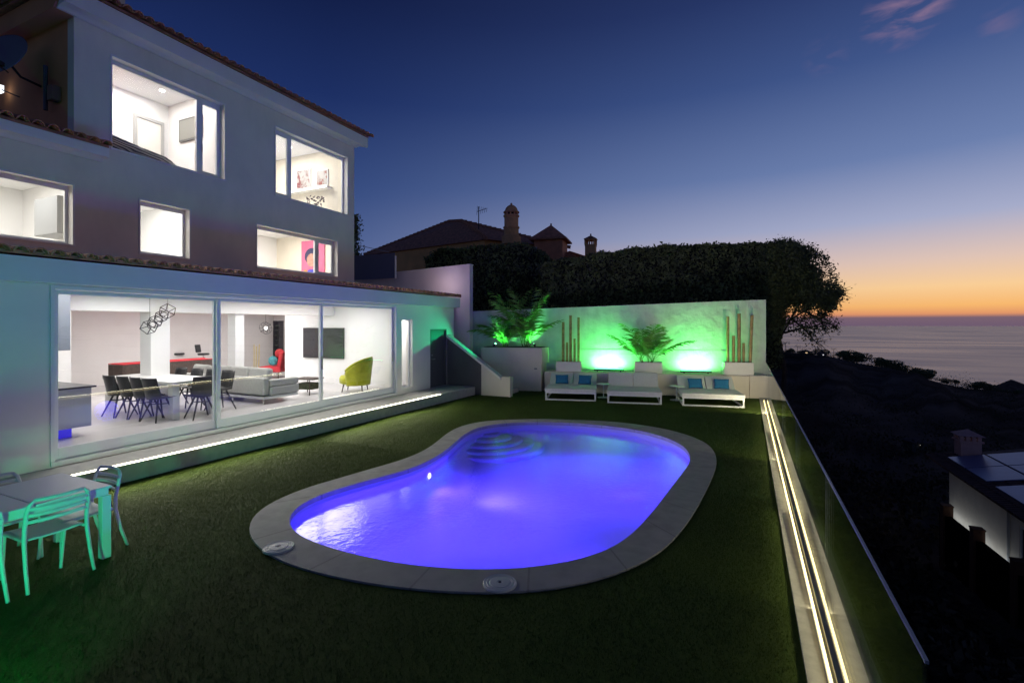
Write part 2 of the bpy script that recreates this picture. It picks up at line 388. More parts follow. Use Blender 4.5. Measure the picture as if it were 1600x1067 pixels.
# coping, basin, steps, water
pool = thing('swimming_pool', 'kidney shaped pool glowing violet blue with pale stone rim', 'swimming pool', (-3.2, 8, 0))
def coping_mat():
    m = M('coping_stone', (.37, .36, .33), .7, noise=.13, nscale=5, bump=.03, bscale=70)
    t = m.node_tree; b = t.nodes['Principled BSDF']; src = b.inputs['Base Color'].links[0].from_socket
    tcn = t.nodes.new('ShaderNodeTexCoord'); sp = t.nodes.new('ShaderNodeSeparateXYZ'); t.links.new(tcn.outputs['Object'], sp.inputs[0])
    def mt(op, a, b2=None):
        n = t.nodes.new('ShaderNodeMath'); n.operation = op
        for i, v in enumerate((a, b2)):
            if v is None: continue
            if isinstance(v, (int, float)): n.inputs[i].default_value = v
            else: t.links.new(v, n.inputs[i])
        return n.outputs[0]
    ang = mt('ARCTAN2', sp.outputs[1], sp.outputs[0]); fr = mt('FRACT', mt('MULTIPLY', ang, 26 / 6.2832))
    ln = mt('GREATER_THAN', fr, .022); k = mt('MULTIPLY_ADD', ln, .3); t.nodes[-1].inputs[2].default_value = .7
    vm = t.nodes.new('ShaderNodeVectorMath'); vm.operation = 'SCALE'; t.links.new(src, vm.inputs[0]); t.links.new(k, vm.inputs['Scale']); t.links.new(vm.outputs[0], b.inputs['Base Color'])
    return m
cm = coping_mat()
cop = ring_fill([OUT, INN], .022)
def shrink(lp, d):
    q = np.array(lp); tn = np.roll(q, -1, 0) - np.roll(q, 1, 0); tn /= np.hypot(*tn.T)[:, None]
    nn = np.stack([-tn[:, 1], tn[:, 0]], 1); area = np.sum(q[:, 0] * np.roll(q[:, 1], -1) - np.roll(q[:, 0], -1) * q[:, 1])
    return q + nn * d * (1 if area > 0 else -1)
def skirt(mb, lp, za, zb, lp2=None):
    lp2 = lp if lp2 is None else lp2; n = len(lp)
    return mb.add([(p[0], p[1], za) for p in lp] + [(p[0], p[1], zb) for p in lp2], [(i, (i + 1) % n, n + (i + 1) % n, n + i) for i in range(n)])
skirt(cop, OUT, .022, -.05); skirt(cop, INN, .022, -.045); skirt(cop, shrink(INN, -.03), -.045, -.045, INN)
cop.keepn = False
build('coping', cop, cm, pool)
basin_m = M('basin', (.50, .50, .68), .5, noise=.02, nscale=3)
WL = -.115
B1 = shrink(INN, -.03)
B2 = shrink(INN, .10); B3 = shrink(INN, .32)
bas = MB(); skirt(bas, B1, -.045, -.36); skirt(bas, B1, -.36, -.44, B2); skirt(bas, B2, -.44, -.50, B3); B4 = shrink(INN, .8); skirt(bas, B3, -.50, -.53, B4)
f = ring_fill([B4], -.53); bas.add(f.v, f.f)
bo = build('basin', bas, basin_m, pool, smooth=True)
# rounded entry steps at the far left end
C = G(764, 674, -.15)
for i, (r_, z_) in enumerate(((.26, -.17), (.53, -.235), (.80, -.30), (1.07, -.365), (1.32, -.43))):
    st = MB(); st.lathe((C.x, C.y, -.7), [(r_ + .04, 0), (r_ + .03, .02), (r_ + .01, z_ + .7 - .04), (r_ - .015, z_ + .7 - .01), (r_ - .06, z_ + .7)], 72)
    build('entry_step', st, basin_m, pool)
wm = ring_fill([shrink(INN, -.02)], WL)
water_m = glassmat('pool_water', tint=(.93, .95, 1), f0=.03, k=.97, rough=.01, power=3.7, bump=((2.2, .003), (14, .0032), (40, .0010)))
struct('water', wm, water_m)
# underwater lamps
violet = (.062, .028, 1.0)
def lamp(kind, name, loc, energy, col, size=.1, target=None, spot=None, blend=.5, sy=None):
    d = bpy.data.lights.new(name, kind); d.energy = energy; d.color = col
    if kind == 'AREA':
        d.size = size
        if sy: d.shape = 'RECTANGLE'; d.size_y = sy
    else: d.shadow_soft_size = size
    if kind == 'SPOT': d.spot_size = R(spot or 100); d.spot_blend = blend
    o = bpy.data.objects.new(name, d); COL.objects.link(o); o.location = loc
    if target is not None:
        dd = Vector(target) - Vector(loc); o.rotation_euler = dd.to_track_quat('-Z', 'Y').to_euler()
    return o
def wall_pt(px, py, z):
    tgt = G(px, py, z); b = B1; i = int(np.argmin(np.hypot(b[:, 0] - tgt.x, b[:, 1] - tgt.y)))
    tn = b[(i + 1) % len(b)] - b[i - 1]; tn /= np.hypot(*tn); nn = np.array([-tn[1], tn[0]])
    c = b.mean(0)
    if np.dot(nn, c - b[i]) < 0: nn = -nn
    return Vector((b[i][0], b[i][1], z)), Vector((nn[0], nn[1], 0))
pl_lens = emitmat('pool_lamp_lens', (.75, .70, 1), 4)
lamp_spots = [(670, 744, -.25, 130), (560, 868, -.3, 240), (900, 872, -.3, 300)]
for (px, py, z, e) in lamp_spots:
    p, nrm = wall_pt(px, py, z)
    q = nrm.to_track_quat('Z', 'Y').to_matrix().to_4x4(); MT = Matrix.Translation(p) @ q
    ho = MB().lathe((0, 0, 0), [(.085, .0), (.085, .02), (.07, .03), (.052, .03)], 24).xf(MT)
    ring = build('underwater_lamp', ho, white_smooth, pool, smooth=False)
    ln = MB().lathe((0, 0, 0), [(.05, .031), (.045, .04), (.03, .044)], 20).xf(MT)
    build('lens', ln, pl_lens, ring)
    lamp('SPOT', 'pool_lamp_light', p + nrm * .14, e, violet, .06, p + nrm * 2 + Vector((0, 0, .1)), spot=172, blend=.9)
p, nrm = wall_pt(670, 744, -.27); lamp('SPOT', 'pool_fill_beam', wall_pt(1050, 760, -.2)[0] + wall_pt(1050, 760, -.2)[1] * .7, 60, violet, .3, G(820, 685, -.35), spot=170, blend=1); p, nrm = wall_pt(670, 744, -.27); lamp('SPOT', 'pool_fill_beam', p + nrm * .95 + Vector((.15, -.25, .1)), 130, (.17, .11, 1), .3, G(880, 757, -.4), spot=150, blend=1)  # two added spots out in the water, without fixtures of their own
cpx = B1.mean(0)
for (xx_, yy_, sx_, sy_, e_) in ((cpx[0] - 1.1, cpx[1] - 1.1, 4.2, 3.2, 125), (cpx[0] + .8, cpx[1] + 1.3, 4.2, 3.6, 120)):  # added fill just under the surface, standing in for light scattered by water
    o = lamp('AREA', 'water_glow_fill', (xx_, yy_, -.12), e_, violet, sx_, (xx_, yy_, -1), sy=sy_); o.data.shape = 'ELLIPSE'
# round skimmer lids on the rim
for i, (px, py, lb) in enumerate(((435, 856, 'round white skimmer lid on the narrow left end of the pool rim'), (781, 912, 'round white skimmer lid on the front pool rim nearest the viewer'))):
    p = G(px, py, .022); t = thing('skimmer_lid', lb, 'pool lid', p, 0, 'skimmer lids set on the pool rim')
    build('lid', MB().lathe((0, 0, 0), [(.155, 0), (.155, .014), (.147, .02), (.13, .016), (.12, .021), (.10, .017), (.09, .022), (.03, .024), (.02, .018), (.004, .018)], 40), M('lid_plastic', (.62, .63, .60), .45), t, world=False)
    build('finger_hole', MB().lathe((0, 0, 0), [(.014, .0185), (.012, .0225)], 12), dark_metal, t, world=False)

# kerb with LED channel and the glass fence
kb = MB().prism([(kerb_x(-2), -2), (glass_x(-2) + .25, -2), (glass_x(17.9) + .25, 17.9), (kerb_x(17.9), 17.9)], -.3, .035)
struct('kerb', kb, kerb_mat)
rt = MB().prism([(glass_x(-6) + .1, -6), (glass_x(-6) + .27, -6), (glass_x(18.2) + .27, 18.2), (glass_x(18.2) + .1, 18.2)], -7, -.31)
single('retaining_wall', rt, M('retaining', (.12, .11, .10), .9, noise=.2, nscale=2), 'dark retaining wall dropping from the lawn edge to the hillside', 'wall')
ls = thing('light_strip', 'long bright warm light strip along the glass fence foot', 'light strip', (glass_x(9) - .06, 9, .035), 0, 'light strips along the terrace')
def strip_line(fx, ya, yb, w0, w1, z0, z1):
    return MB().prism([(fx(ya) + w0, ya), (fx(ya) + w1, ya), (fx(yb) + w1, yb), (fx(yb) + w0, yb)], z0, z1)
build('channel', strip_line(glass_x, 1.9, 16.9, -.070, -.036, .036, .042), alu, ls)
fd = MB(); y = 1.92
while y < 16.86:
    fd.prism([(glass_x(y) - .060, y), (glass_x(y) - .046, y), (glass_x(y) - .046, y + .048), (glass_x(y) - .060, y + .048)], .0425, .060); y += .056
build('diffuser', fd, led_mat, ls)
fe = thing('glass_fence', 'low clear glass balustrade along the drop at the lawn edge', 'fence', (glass_x(9), 9, .035))
joints = [2.12, 4.42, 6.9, 9.4, 11.9, 14.4, 16.95]
for a, b in zip(joints[:-1], joints[1:]):
    build('pane', strip_line(glass_x, a + .006, b - .006, -.006, .006, .03, 1.235), fence_glass, fe)
for a in joints[1:-1]: build('joint_seal', strip_line(glass_x, a - .003, a + .003, -.003, .003, .08, 1.235), alu, fe)
build('rail', strip_line(glass_x, 2.10, 16.97, -.006, .006, 1.236, 1.248), M('rail_grey', (.30, .33, .34), .4, metal=.3), fe)
build('base_channel', strip_line(glass_x, 2.10, 16.97, -.022, .022, .0355, .075), M('fence_base', (.25, .24, .20), .5, metal=.5), fe)

for (ya_, yb_, e_) in ((2.2, 7, 8), (7, 12, 30), (12, 16.8, 120)):  # added area lamps lifted off the strip, carrying its light further
    ym = (ya_ + yb_) / 2; dz_ = Vector((.10, -.80, -.60)).normalized(); ax = Vector((.022, 1, 0)).normalized(); xa2 = (ax - dz_ * ax.dot(dz_)).normalized(); ya2 = dz_.cross(xa2)
    o = lamp('AREA', 'fence_strip_fill', (0, 0, 0), e_, (1, .90, .60), yb_ - ya_, None, sy=.03); Mx = Matrix((xa2, ya2, dz_)).transposed().to_4x4(); Mx.translation = Vector((glass_x(ym) - .10, ym, .16)); o.matrix_world = Mx
    o = lamp('AREA', 'fence_strip_fill', (0, 0, 0), 4, (1, .92, .6), yb_ - ya_, None, sy=.03); dz_ = Vector((1, 0, -.12)).normalized(); xa2 = Vector((0, 1, 0)); Mx = Matrix((xa2, dz_.cross(xa2), dz_)).transposed().to_4x4(); Mx.translation = Vector((glass_x(ym) - .09, ym, .11)); o.matrix_world = Mx
# paved step with LED
tp = [(riser_x(2.6), 2.6), (riser_x(13.3), 13.3), (-8.0, 14.49), (-9.14, 14.49), (-9.14, 2.6)]
struct('walkway', MB().prism(tp, -.05, .285), tread_mat, bevel=.008)
hs = thing('light_strip', 'long bright white light strip on the step below the sliding doors', 'light strip', (riser_x(8), 8, .285), 0, 'light strips along the terrace')
build('channel', strip_line(riser_x, 3.55, 12.4, .012, .085, .286, .293), alu, hs)
ld = MB()
y = 3.57
while y < 12.37:      # finely segmented diffuser
    ld.prism([(riser_x(y) - .0 + .02, y), (riser_x(y) + .078, y), (riser_x(y + .034) + .078, y + .034), (riser_x(y + .034) + .02, y + .034)], .2935, .304); y += .044
ld.prism([(riser_x(3.57) - .006, 3.57), (riser_x(3.57) - .002, 3.57), (riser_x(12.37) - .002, 12.37), (riser_x(12.37) - .006, 12.37)], .262, .283)
build('diffuser', ld, led_cool, hs)
build('front_trim', strip_line(riser_x, 3.55, 12.4, -.012, -.0065, .25, .284), alu, hs)

for (ya_, yb_) in ((3.6, 8), (8, 12.4)):  # added area lamps above the step strip, boosting its light
    ym = (ya_ + yb_) / 2
    for (e_, dz_, xo) in ((38, Vector((-1, 0, .0)), .10), (4, Vector((1, 0, .12)), -.0)):
        o = lamp('AREA', 'step_strip_fill', (0, 0, 0), e_, (1, .97, .74), yb_ - ya_, None, sy=.03); dz_.normalize(); xa2 = Vector((0, 1, 0))
        Mx = Matrix((xa2, dz_.cross(xa2), dz_)).transposed().to_4x4(); Mx.translation = Vector((riser_x(ym) + xo, ym, .325)); o.matrix_world = Mx
# ================================================================== HOUSE
XF, XU, XE = -9.16, -11.2, -8.91
house = thing('house', 'white three storey villa with lit windows and tiled eaves', 'house', (-13, 8, 0))
def panel(axis, c0, c1, a0, a1, z0, z1, holes):
    """wall slab with rectangular holes. axis 'x': slab between X=c0..c1 (front c1), running along Y; axis 'y' the other way"""
    As = sorted({a0, a1, *[h[0] for h in holes], *[h[1] for h in holes]}); Zs = sorted({z0, z1, *[h[2] for h in holes], *[h[3] for h in holes]})
    mb = MB(); pt = (lambda c, a, z: (c, a, z)) if axis == 'x' else (lambda c, a, z: (a, c, z))
    sol = [[not any(h[0] <= (As[i] + As[i + 1]) / 2 <= h[1] and h[2] <= (Zs[j] + Zs[j + 1]) / 2 <= h[3] for h in holes) for j in range(len(Zs) - 1)] for i in range(len(As) - 1)]
    for i in range(len(As) - 1):
        for j in range(len(Zs) - 1):
            if not sol[i][j]: continue
            a, b, c, d = As[i], As[i + 1], Zs[j], Zs[j + 1]
            for cc in (c0, c1): mb.add([pt(cc, a, c), pt(cc, b, c), pt(cc, b, d), pt(cc, a, d)], [(0, 1, 2, 3)])
            for (di, dj, q) in ((-1, 0, ((a, c), (a, d))), (1, 0, ((b, c), (b, d))), (0, -1, ((a, c), (b, c))), (0, 1, ((a, d), (b, d)))):
                ii, jj = i + di, j + dj
                if not (0 <= ii < len(sol) and 0 <= jj < len(sol[0])) or not sol[ii][jj]:
                    (p, r_), (s_, u) = q
                    mb.add([pt(c0, p, r_), pt(c1, p, r_), pt(c1, s_, u), pt(c0, s_, u)], [(0, 1, 2, 3)])
    mb.weld = True
    return mb
def wbuild(name, mb, mat, parent):
    o = build(name, mb, mat, parent); bm = bmesh.new(); bm.from_mesh(o.data); bmesh.ops.remove_doubles(bm, verts=bm.verts, dist=1e-4)
    bmesh.ops.recalc_face_normals(bm, faces=bm.faces); bm.to_mesh(o.data); bm.free(); return o
UPW = [(5.41, 7.76, 5.90, 7.73), (9.18, 11.86, 5.90, 7.73), (3.0, 4.80, 3.885, 5.0), (5.91, 6.93, 3.885, 5.0), (8.62, 11.43, 3.885, 5.0)]
T = .22
wbuild('wall', panel('x', XU - T, XU, 4.81, 12.16, 3.0, 8.30, [UPW[0], UPW[1], UPW[3], UPW[4]]), white_render, house)
wbuild('wall', panel('x', XU - T, XU, 1.5, 4.81, 3.0, 5.60, [UPW[2]]), white_render, house)
build('wall', MB().box(-18, XU - T, 4.81, 4.81 + T, 5.6, 8.30), orange_wall, house)          # side wall seen from the left
build('wall', MB().box(-18, XU - T, 12.16 - T, 12.16, 3.0, 8.30), white_render, house)
build('wall', MB().box(-18.22, -18, 1.5, 15.5, 0, 8.3), white_render, house)
build('wall', MB().box(-18, XU - T, 1.5, 1.5 + T, 0, 5.6), white_render, house)
# windows: reveal trim, frame, mullion, pane, sill
def window(y0, y1, z0, z1, X, mull=None, name='window', depth=.155, fw=.06, sash=None):
    x1 = X - depth; x0 = x1 - .06
    f = MB(); f.box(x0, x1, y0, y0 + fw, z0, z1).box(x0, x1, y1 - fw, y1, z0, z1).box(x0, x1, y0 + fw, y1 - fw, z0, z0 + fw).box(x0, x1, y0 + fw, y1 - fw, z1 - fw * 1.6, z1)
    fr = build(name, f, frame_white, house, bevel=.004)
    ys = [y0 + fw] + ([mull] if mull else []) + [y1 - fw]
    if mull:
        build('mullion', MB().box(x0 + .004, x1 + .008, mull - .045, mull + .045, z0 + fw, z1 - fw * 1.6), frame_white, fr)
        if sash:   # inner sash frame on the small opening leaf
            a, b = (y0 + fw, mull - .045) if sash < 0 else (mull + .045, y1 - fw)
            zt = z1 - fw * 1.6; s2 = MB(); w = .05
            s2.box(x0 + .01, x1 + .012, a, a + w, z0 + fw, zt).box(x0 + .01, x1 + .012, b - w, b, z0 + fw, zt).box(x0 + .01, x1 + .012, a + w, b - w, z0 + fw, z0 + fw + w).box(x0 + .01, x1 + .012, a + w, b - w, zt - w, zt)
            build('sash', s2, frame_white, fr)
            build('handle', MB().box(x1 + .012, x1 + .035, (b - w + .01) if sash < 0 else (a + .012), (b - .012) if sash < 0 else (a + w - .01), z0 + .55, z0 + .72), alu, fr)
    build('pane', MB().box(x0 + .024, x0 + .032, y0 + fw * .5, y1 - fw * .5, z0 + fw * .5, z1 - fw), pane, fr)
    build('sill', MB().box(X - depth + .001, X + .03, y0 - .02, y1 + .02, z0 - .03, z0 + .002), white_smooth, fr)
    t2 = MB(); e = .012   # thin white reveal lining, 12 mm proud
    t2.box(x1, X + e, y0 - .02, y0 + .012, z0 + .003, z1 + .02).box(x1, X + e, y1 - .012, y1 + .02, z0 + .003, z1 + .02).box(x1, X + e, y0 + .012, y1 - .012, z1 - .012, z1 + .02)
    build('reveal', t2, white_smooth, fr)
    return fr
window(*UPW[0], XU, 7.22, sash=1); window(*UPW[1], XU, 9.78, sash=-1)
window(*UPW[2], XU); window(*UPW[3], XU); window(*UPW[4], XU, 10.72, sash=1)
# cornice and eaves
def cornice(X, y0, y1, z, out, h, end=True):
    prof = [(0, 0), (.05, .0), (.09, .035), (.13, .05), (out, .05), (out, h), (0, h)]
    yb = y1 + (out if end else 0)
    mb = MB(); n = len(prof)
    return mb.add([(X + p[0], y0, z + p[1]) for p in prof] + [(X + p[0], (y1 + p[0]) if end else y1, z + p[1]) for p in prof], [tuple(range(n)), tuple(range(2 * n - 1, n - 1, -1))] + [(i, (i + 1) % n, n + (i + 1) % n, n + i) for i in range(n)])
build('cornice', cornice(XU + .002, 4.55, 12.16, 8.15, .30, .36), white_smooth, house)
build('cornice', MB().add([(-18, 4.51, 8.15), (XU + .0, 4.51, 8.15), (XU + .0, 4.808, 8.15), (-18, 4.808, 8.15), (-18, 4.51, 8.51), (XU + .3, 4.51, 8.51), (XU + .3, 4.548, 8.51), (-18, 4.808, 8.51)],
      [(0, 1, 2, 3), (4, 5, 6, 7), (0, 1, 5, 4), (1, 2, 6, 5), (2, 3, 7, 6), (3, 0, 4, 7)]), orange_wall, house)
build('cornice', cornice(XU + .002, 1.5, 5.24, 5.56, .28, .22, end=False), white_smooth, house)
def tiles(edge0, edge1, up, rise, sp=.2, r=.085, rows=None, length=3.0):
    """barrel tiles: edge0->edge1 the eave line, up = horizontal unit vector up the slope"""
    a, b = Vector(edge0), Vector(edge1); u = (b - a); Ln = u.length; u.normalize(); up = Vector(up); sl = (up + Vector((0, 0, rise))).normalized(); nn = u.cross(sl)
    if nn.z < 0: nn = -nn
    k = int(Ln / sp); mb = MB(); tl = .42; nr = rows or int(length / tl)
    for i in range(k + 1):
        c0 = a + u * (i * sp)
        for cap in (1, 0):
            c = c0 + u * (sp / 2 if not cap else 0)
            if not cap and i == k: continue
            for j in range(nr):
                jit = random.uniform(-.012, .012); p = c + sl * (j * tl - (.05 if cap else .0) + jit) + nn * (.03 + .012 * 0); q = p + sl * (tl + .06) + nn * -.018
                rr0, rr1 = r * (1.04 if cap else .98), r * .86; m = 7; o = len(mb.v)
                for (pp, rr, th) in ((p, rr0, 0), (q, rr1, 0), (p, rr0 - .014, 0), (q, rr1 - .014, 0)):
                    for s in range(m + 1):
                        an = math.pi * s / m; sg = 1 if cap else -1
                        base = pp + nn * (0.0 if cap else .075)
                        mb.v.append(tuple(base + u * math.cos(an) * rr + nn * (math.sin(an) * rr * sg * (1 if cap else .85))))
                m1 = m + 1
                for s in range(m):
                    mb.f += [(o + s, o + s + 1, o + m1 + s + 1, o + m1 + s), (o + 2 * m1 + s, o + 2 * m1 + s + 1, o + 3 * m1 + s + 1, o + 3 * m1 + s), (o + s, o + s + 1, o + 2 * m1 + s + 1, o + 2 * m1 + s)]
                mb.f += [(o, o + m1, o + 3 * m1, o + 2 * m1), (o + m, o + m1 + m, o + 3 * m1 + m, o + 2 * m1 + m)]
    return mb
def roof_slab(poly): 
    mb = MB(); n = len(poly); return mb.add([p for p in poly] + [(p[0], p[1], p[2] - .05) for p in poly], [tuple(range(n)), tuple(range(2 * n - 1, n - 1, -1))] + [(i, (i + 1) % n, n + (i + 1) % n, n + i) for i in range(n)])
ro = build('roof', roof_slab([(XU + .32, 4.4, 8.57), (XU + .32, 12.5, 8.57), (-14.7, 9.0, 9.95), (-14.7, 8.0, 9.95)]), terracotta, house)
build('tile_row', tiles((XU + .42, 4.45, 8.52), (XU + .42, 12.56, 8.52), (-1, 0, 0), .38, rows=1), terracotta, ro)
ro2 = build('roof', roof_slab([(-18, 4.4, 8.57), (XU + .32, 4.4, 8.57), (-14.7, 8.0, 9.95), (-18, 8.0, 9.95)]), terracotta, house)
build('tile_row', tiles((-17.5, 4.32, 8.52), (XU + .3, 4.32, 8.52), (0, 1, 0), .38, rows=1), terracotta, ro2)
ro3 = build('roof', roof_slab([(XU + .27, 1.5, 5.84), (XU + .27, 5.24, 5.84), (XU - .0, 5.24, 5.94), (XU - .0, 4.812, 5.94), (-13.5, 4.6, 6.0), (-13.5, 1.5, 6.0)]), terracotta, house)
build('tile_row', tiles((XU + .36, 1.55, 5.79), (XU + .36, 5.22, 5.79), (-1, 0, 0), .3, rows=1), terracotta, ro3)
build('chimney', MB().box(-12.9, -12.1, 5.2, 6.1, 8.3, 10.6), white_render, house)

# lower wing with the sliding doors
GL = (3.70, 11.70)
SLOT = (11.98, 12.52, .45, 2.56)
wbuild('wall', panel('x', XF - .25, XF, 1.5, 15.0, -.1, 3.02, [(GL[0], GL[1], .33, 2.94), SLOT, (13.55, 14.46, .2851, 2.19)]), white_smooth, house)
build('fascia', MB().box(XF + .003, XE, 1.5, 15.02, 3.0, 3.345), white_smooth, house)
build('wall', MB().box(-18, XF - .25, 14.8, 15.0, -.1, 3.3), white_smooth, house)
ro4 = build('roof', roof_slab([(XE + .03, 1.5, 3.42), (XE + .03, 15.05, 3.42), (XU + .003, 15.05, 3.60), (XU + .003, 1.5, 3.60)]), terracotta, house)
build('tile_row', tiles((XE + .09, 1.6, 3.36), (XE + .09, 15.0, 3.36), (-1, 0, 0), .075, rows=5), terracotta, ro4)
build('floor', MB().box(-18, XF - .25, 1.7, 14.8, .30, .50), floor_tile, house)
build('floor', MB().box(-18, XU - T, 1.7, 12.16 - T, 3.12, 3.22), white_smooth, house)
build('ceiling', MB().box(-18, XF - .25, 1.7, 14.8, 3.02, 3.10), room_white, house)
build('floor', MB().box(-17.99, XU - T, 1.7, 12.16 - T, 5.40, 5.58), room_white, house)
build('ceiling', MB().box(-17.99, XU - T, 5.03, 12.16 - T, 8.12, 8.2), room_white, house)
# door frames
def slider(y0, y1, off):
    x1 = XF - .03 - off; x0 = x1 - .05; z0, z1 = .365, 2.92; w = .075
    f = MB(); f.box(x0, x1, y0, y0 + w, z0, z1).box(x0, x1, y1 - w, y1, z0, z1).box(x0, x1, y0 + w, y1 - w, z0, z0 + .17).box(x0, x1, y0 + w, y1 - w, z1 - .06, z1)
    fr = build('sliding_door', f, frame_white, house, bevel=.004)
    build('pane', MB().box(x0 + .02, x0 + .028, y0 + w * .6, y1 - w * .6, z0 + .12, z1 - .04), pane, fr)
    build('handle', MB().box(x1, x1 + .03, y1 - w + .02, y1 - w + .045, 1.3, 1.62), steel, fr)
slider(3.71, 6.26, .06); slider(6.21, 8.90, .0); slider(8.86, 11.69, .06)
of = MB(); of.box(XF - .245, XF + .015, GL[0] - .05, GL[0] + .006, .363, 2.99).box(XF - .245, XF + .015, GL[1] - .006, GL[1] + .05, .363, 2.99).box(XF - .245, XF + .015, GL[0] + .006, GL[1] - .006, 2.93, 2.985).box(XF - .24, XF + .03, GL[0] - .05, GL[1] + .05, .30, .362)
build('door_track', of, frame_white, house, bevel=.004)
sw = build('window', MB().box(XF - .16, XF - .11, SLOT[0], SLOT[0] + .03, SLOT[2], SLOT[3]).box(XF - .16, XF - .11, SLOT[1] - .03, SLOT[1], SLOT[2], SLOT[3]).box(XF - .16, XF - .11, SLOT[0] + .03, SLOT[1] - .03, SLOT[2], SLOT[2] + .03).box(XF - .16, XF - .11, SLOT[0] + .03, SLOT[1] - .03, SLOT[3] - .03, SLOT[3]), frame_white, house)
build('pane', MB().box(XF - .14, XF - .132, SLOT[0] + .02, SLOT[1] - .02, SLOT[2] + .02, SLOT[3] - .02), pane, sw)
cu = MB().grid(lambda u, v: (XF - 1.2 + .02 * math.sin(u * 60), SLOT[0] - .1 + u * .8, .5 + v * 2.3), 80, 1)
build('curtain', cu, M('curtain', (.75, .74, .75), .9), sw, smooth=True)
ed = build('door', MB().box(XF - .10, XF - .05, 13.56, 14.45, .29, 2.18), dark_door, house, bevel=.005)
build('handle', MB().tube([(XF - .05, 13.67, 1.23), (XF - .01, 13.67, 1.23), (XF - .01, 13.80, 1.23)], .011, 8), steel, ed); build('lock', MB().lathe((XF - .045, 13.67, 1.35), [(.02, 0), (.02, .03)], 10), steel, ed)
build('door_frame', MB().box(XF - .12, XF + .01, 13.50, 13.555, .286, 2.24).box(XF - .12, XF + .01, 14.455, 14.495, .286, 2.24).box(XF - .12, XF + .01, 13.555, 14.455, 2.185, 2.24), dark_door, house)

# interior walls (parts of the house)
iw = lambda *a, m=room_white: build('inner_wall', MB().box(*a), m, house)
iw(-14.0, XF - .252, 11.86, 11.96, .5, 3.02)              # television wall
iw(-10.6, XF - .252, 13.0, 13.1, .5, 3.02)
iw(-10.7, -10.6, 11.96, 13.0, .5, 3.02)
iw(-17.98, XF - .252, 1.75, 1.85, .5, 3.02)
iw(-17.98, -17.9, 1.85, 14.7, .5, 3.02, m=room_grey)
iw(-17.9, -13.9, 14.6, 14.7, .5, 3.02, m=room_grey)
iw(-13.5, -13.4, 1.85, 4.9, .5, 3.02)
iw(-15.6, -15.5, 4.9, 6.6, .5, 3.02)
build('beam', MB().box(-12.25, -11.75, 1.85, 11.86, 2.68, 3.02), room_white, house)
build('column', MB().box(-12.2, -11.8, 6.45, 6.85, .5, 2.68), room_white, house)
build('column', MB().box(-12.15, -11.85, 8.5, 8.75, .5, 2.68), room_white, house)
# upper storey partitions
iw(-15.4, XU - T, 7.80, 7.90, 5.58, 8.12); iw(-15.5, -15.4, 7.9, 11.94, 5.58, 8.12); iw(-13.6, -13.5, 5.03, 7.80, 5.58, 8.12)
iw(-14.5, XU - T, 5.30, 5.38, 3.22, 5.40); iw(-14.5, XU - T, 7.6, 7.7, 3.22, 5.40); iw(-14.6, -14.5, 1.75, 11.94, 3.22, 5.40)
for (fy0, fy1, fx, fz0, fz1) in ((7.05, 7.60, -13.49, 5.58, 7.56), (10.9, 11.6, -15.39, 5.58, 7.5), (6.3, 6.9, -14.49, 3.22, 5.2), (3.4, 4.1, -14.49, 3.22, 5.2)):
    dr = build('inner_door', MB().box(fx - .0, fx + .02, fy0, fy1, fz0, fz1), white_smooth, house)
    build('door_frame', MB().box(fx, fx + .045, fy0 - .07, fy0, fz0, fz1 + .07).box(fx, fx + .045, fy1, fy1 + .07, fz0, fz1 + .07).box(fx, fx + .045, fy0, fy1, fz1, fz1 + .07), M('door_trim', (.42, .42, .41), .6), dr)
# ceiling downlights and the light they give
def dl(x, y, z):
    build('ceiling_lamp', MB().lathe((x, y, z - .012), [(.055, 0), (.055, .011)], 14), downlight, house)
for (x, y) in ((-10.3, 4.6), (-10.3, 6.2), (-10.3, 7.8), (-10.3, 9.4), (-10.3, 11.0), (-11.1, 5.4), (-11.1, 8.6), (-13, 7.4), (-13, 9), (-13, 10.8)): dl(x, y, 3.018)
for (x, y, z) in ((-12.2, 5.95, 8.118), (-12.7, 7.2, 8.118), (-11.9, 5.6, 8.118), (-12.3, 9.6, 8.118), (-13.0, 11.2, 8.118), (-12.2, 6.4, 5.398), (-12.2, 9.6, 5.398), (-12.4, 4.2, 5.398)): dl(x, y, z)
cw = (1, .97, .94)
def area(x, y, z, e, sx, sy): lamp('AREA', 'room_light', (x, y, z), e * (1.6 if z < 4 else 1.5), cw, sx, (x, y, z - 1), sy=sy)
area(-10.5, 5.6, 2.99, 50, 1.4, 3.2); area(-10.5, 9.6, 2.99, 50, 1.4, 3.2); area(-14.5, 9.5, 2.99, 120, 3.0, 3.6); area(-14.5, 5.6, 2.99, 25, 1.5, 2); area(-9.9, 12.4, 2.99, 22, .5, .8); area(-16, 13, 2.99, 18, 1, 1)
area(-12.5, 6.4, 8.09, 46, 1.4, 1.8); area(-13.2, 10.3, 8.09, 80, 2, 2)
area(-12.7, 3.8, 5.37, 50, 1.4, 1.6); area(-12.7, 6.5, 5.37, 45, 1.2, 1.4); area(-12.7, 9.9, 5.37, 70, 1.6, 2.6)

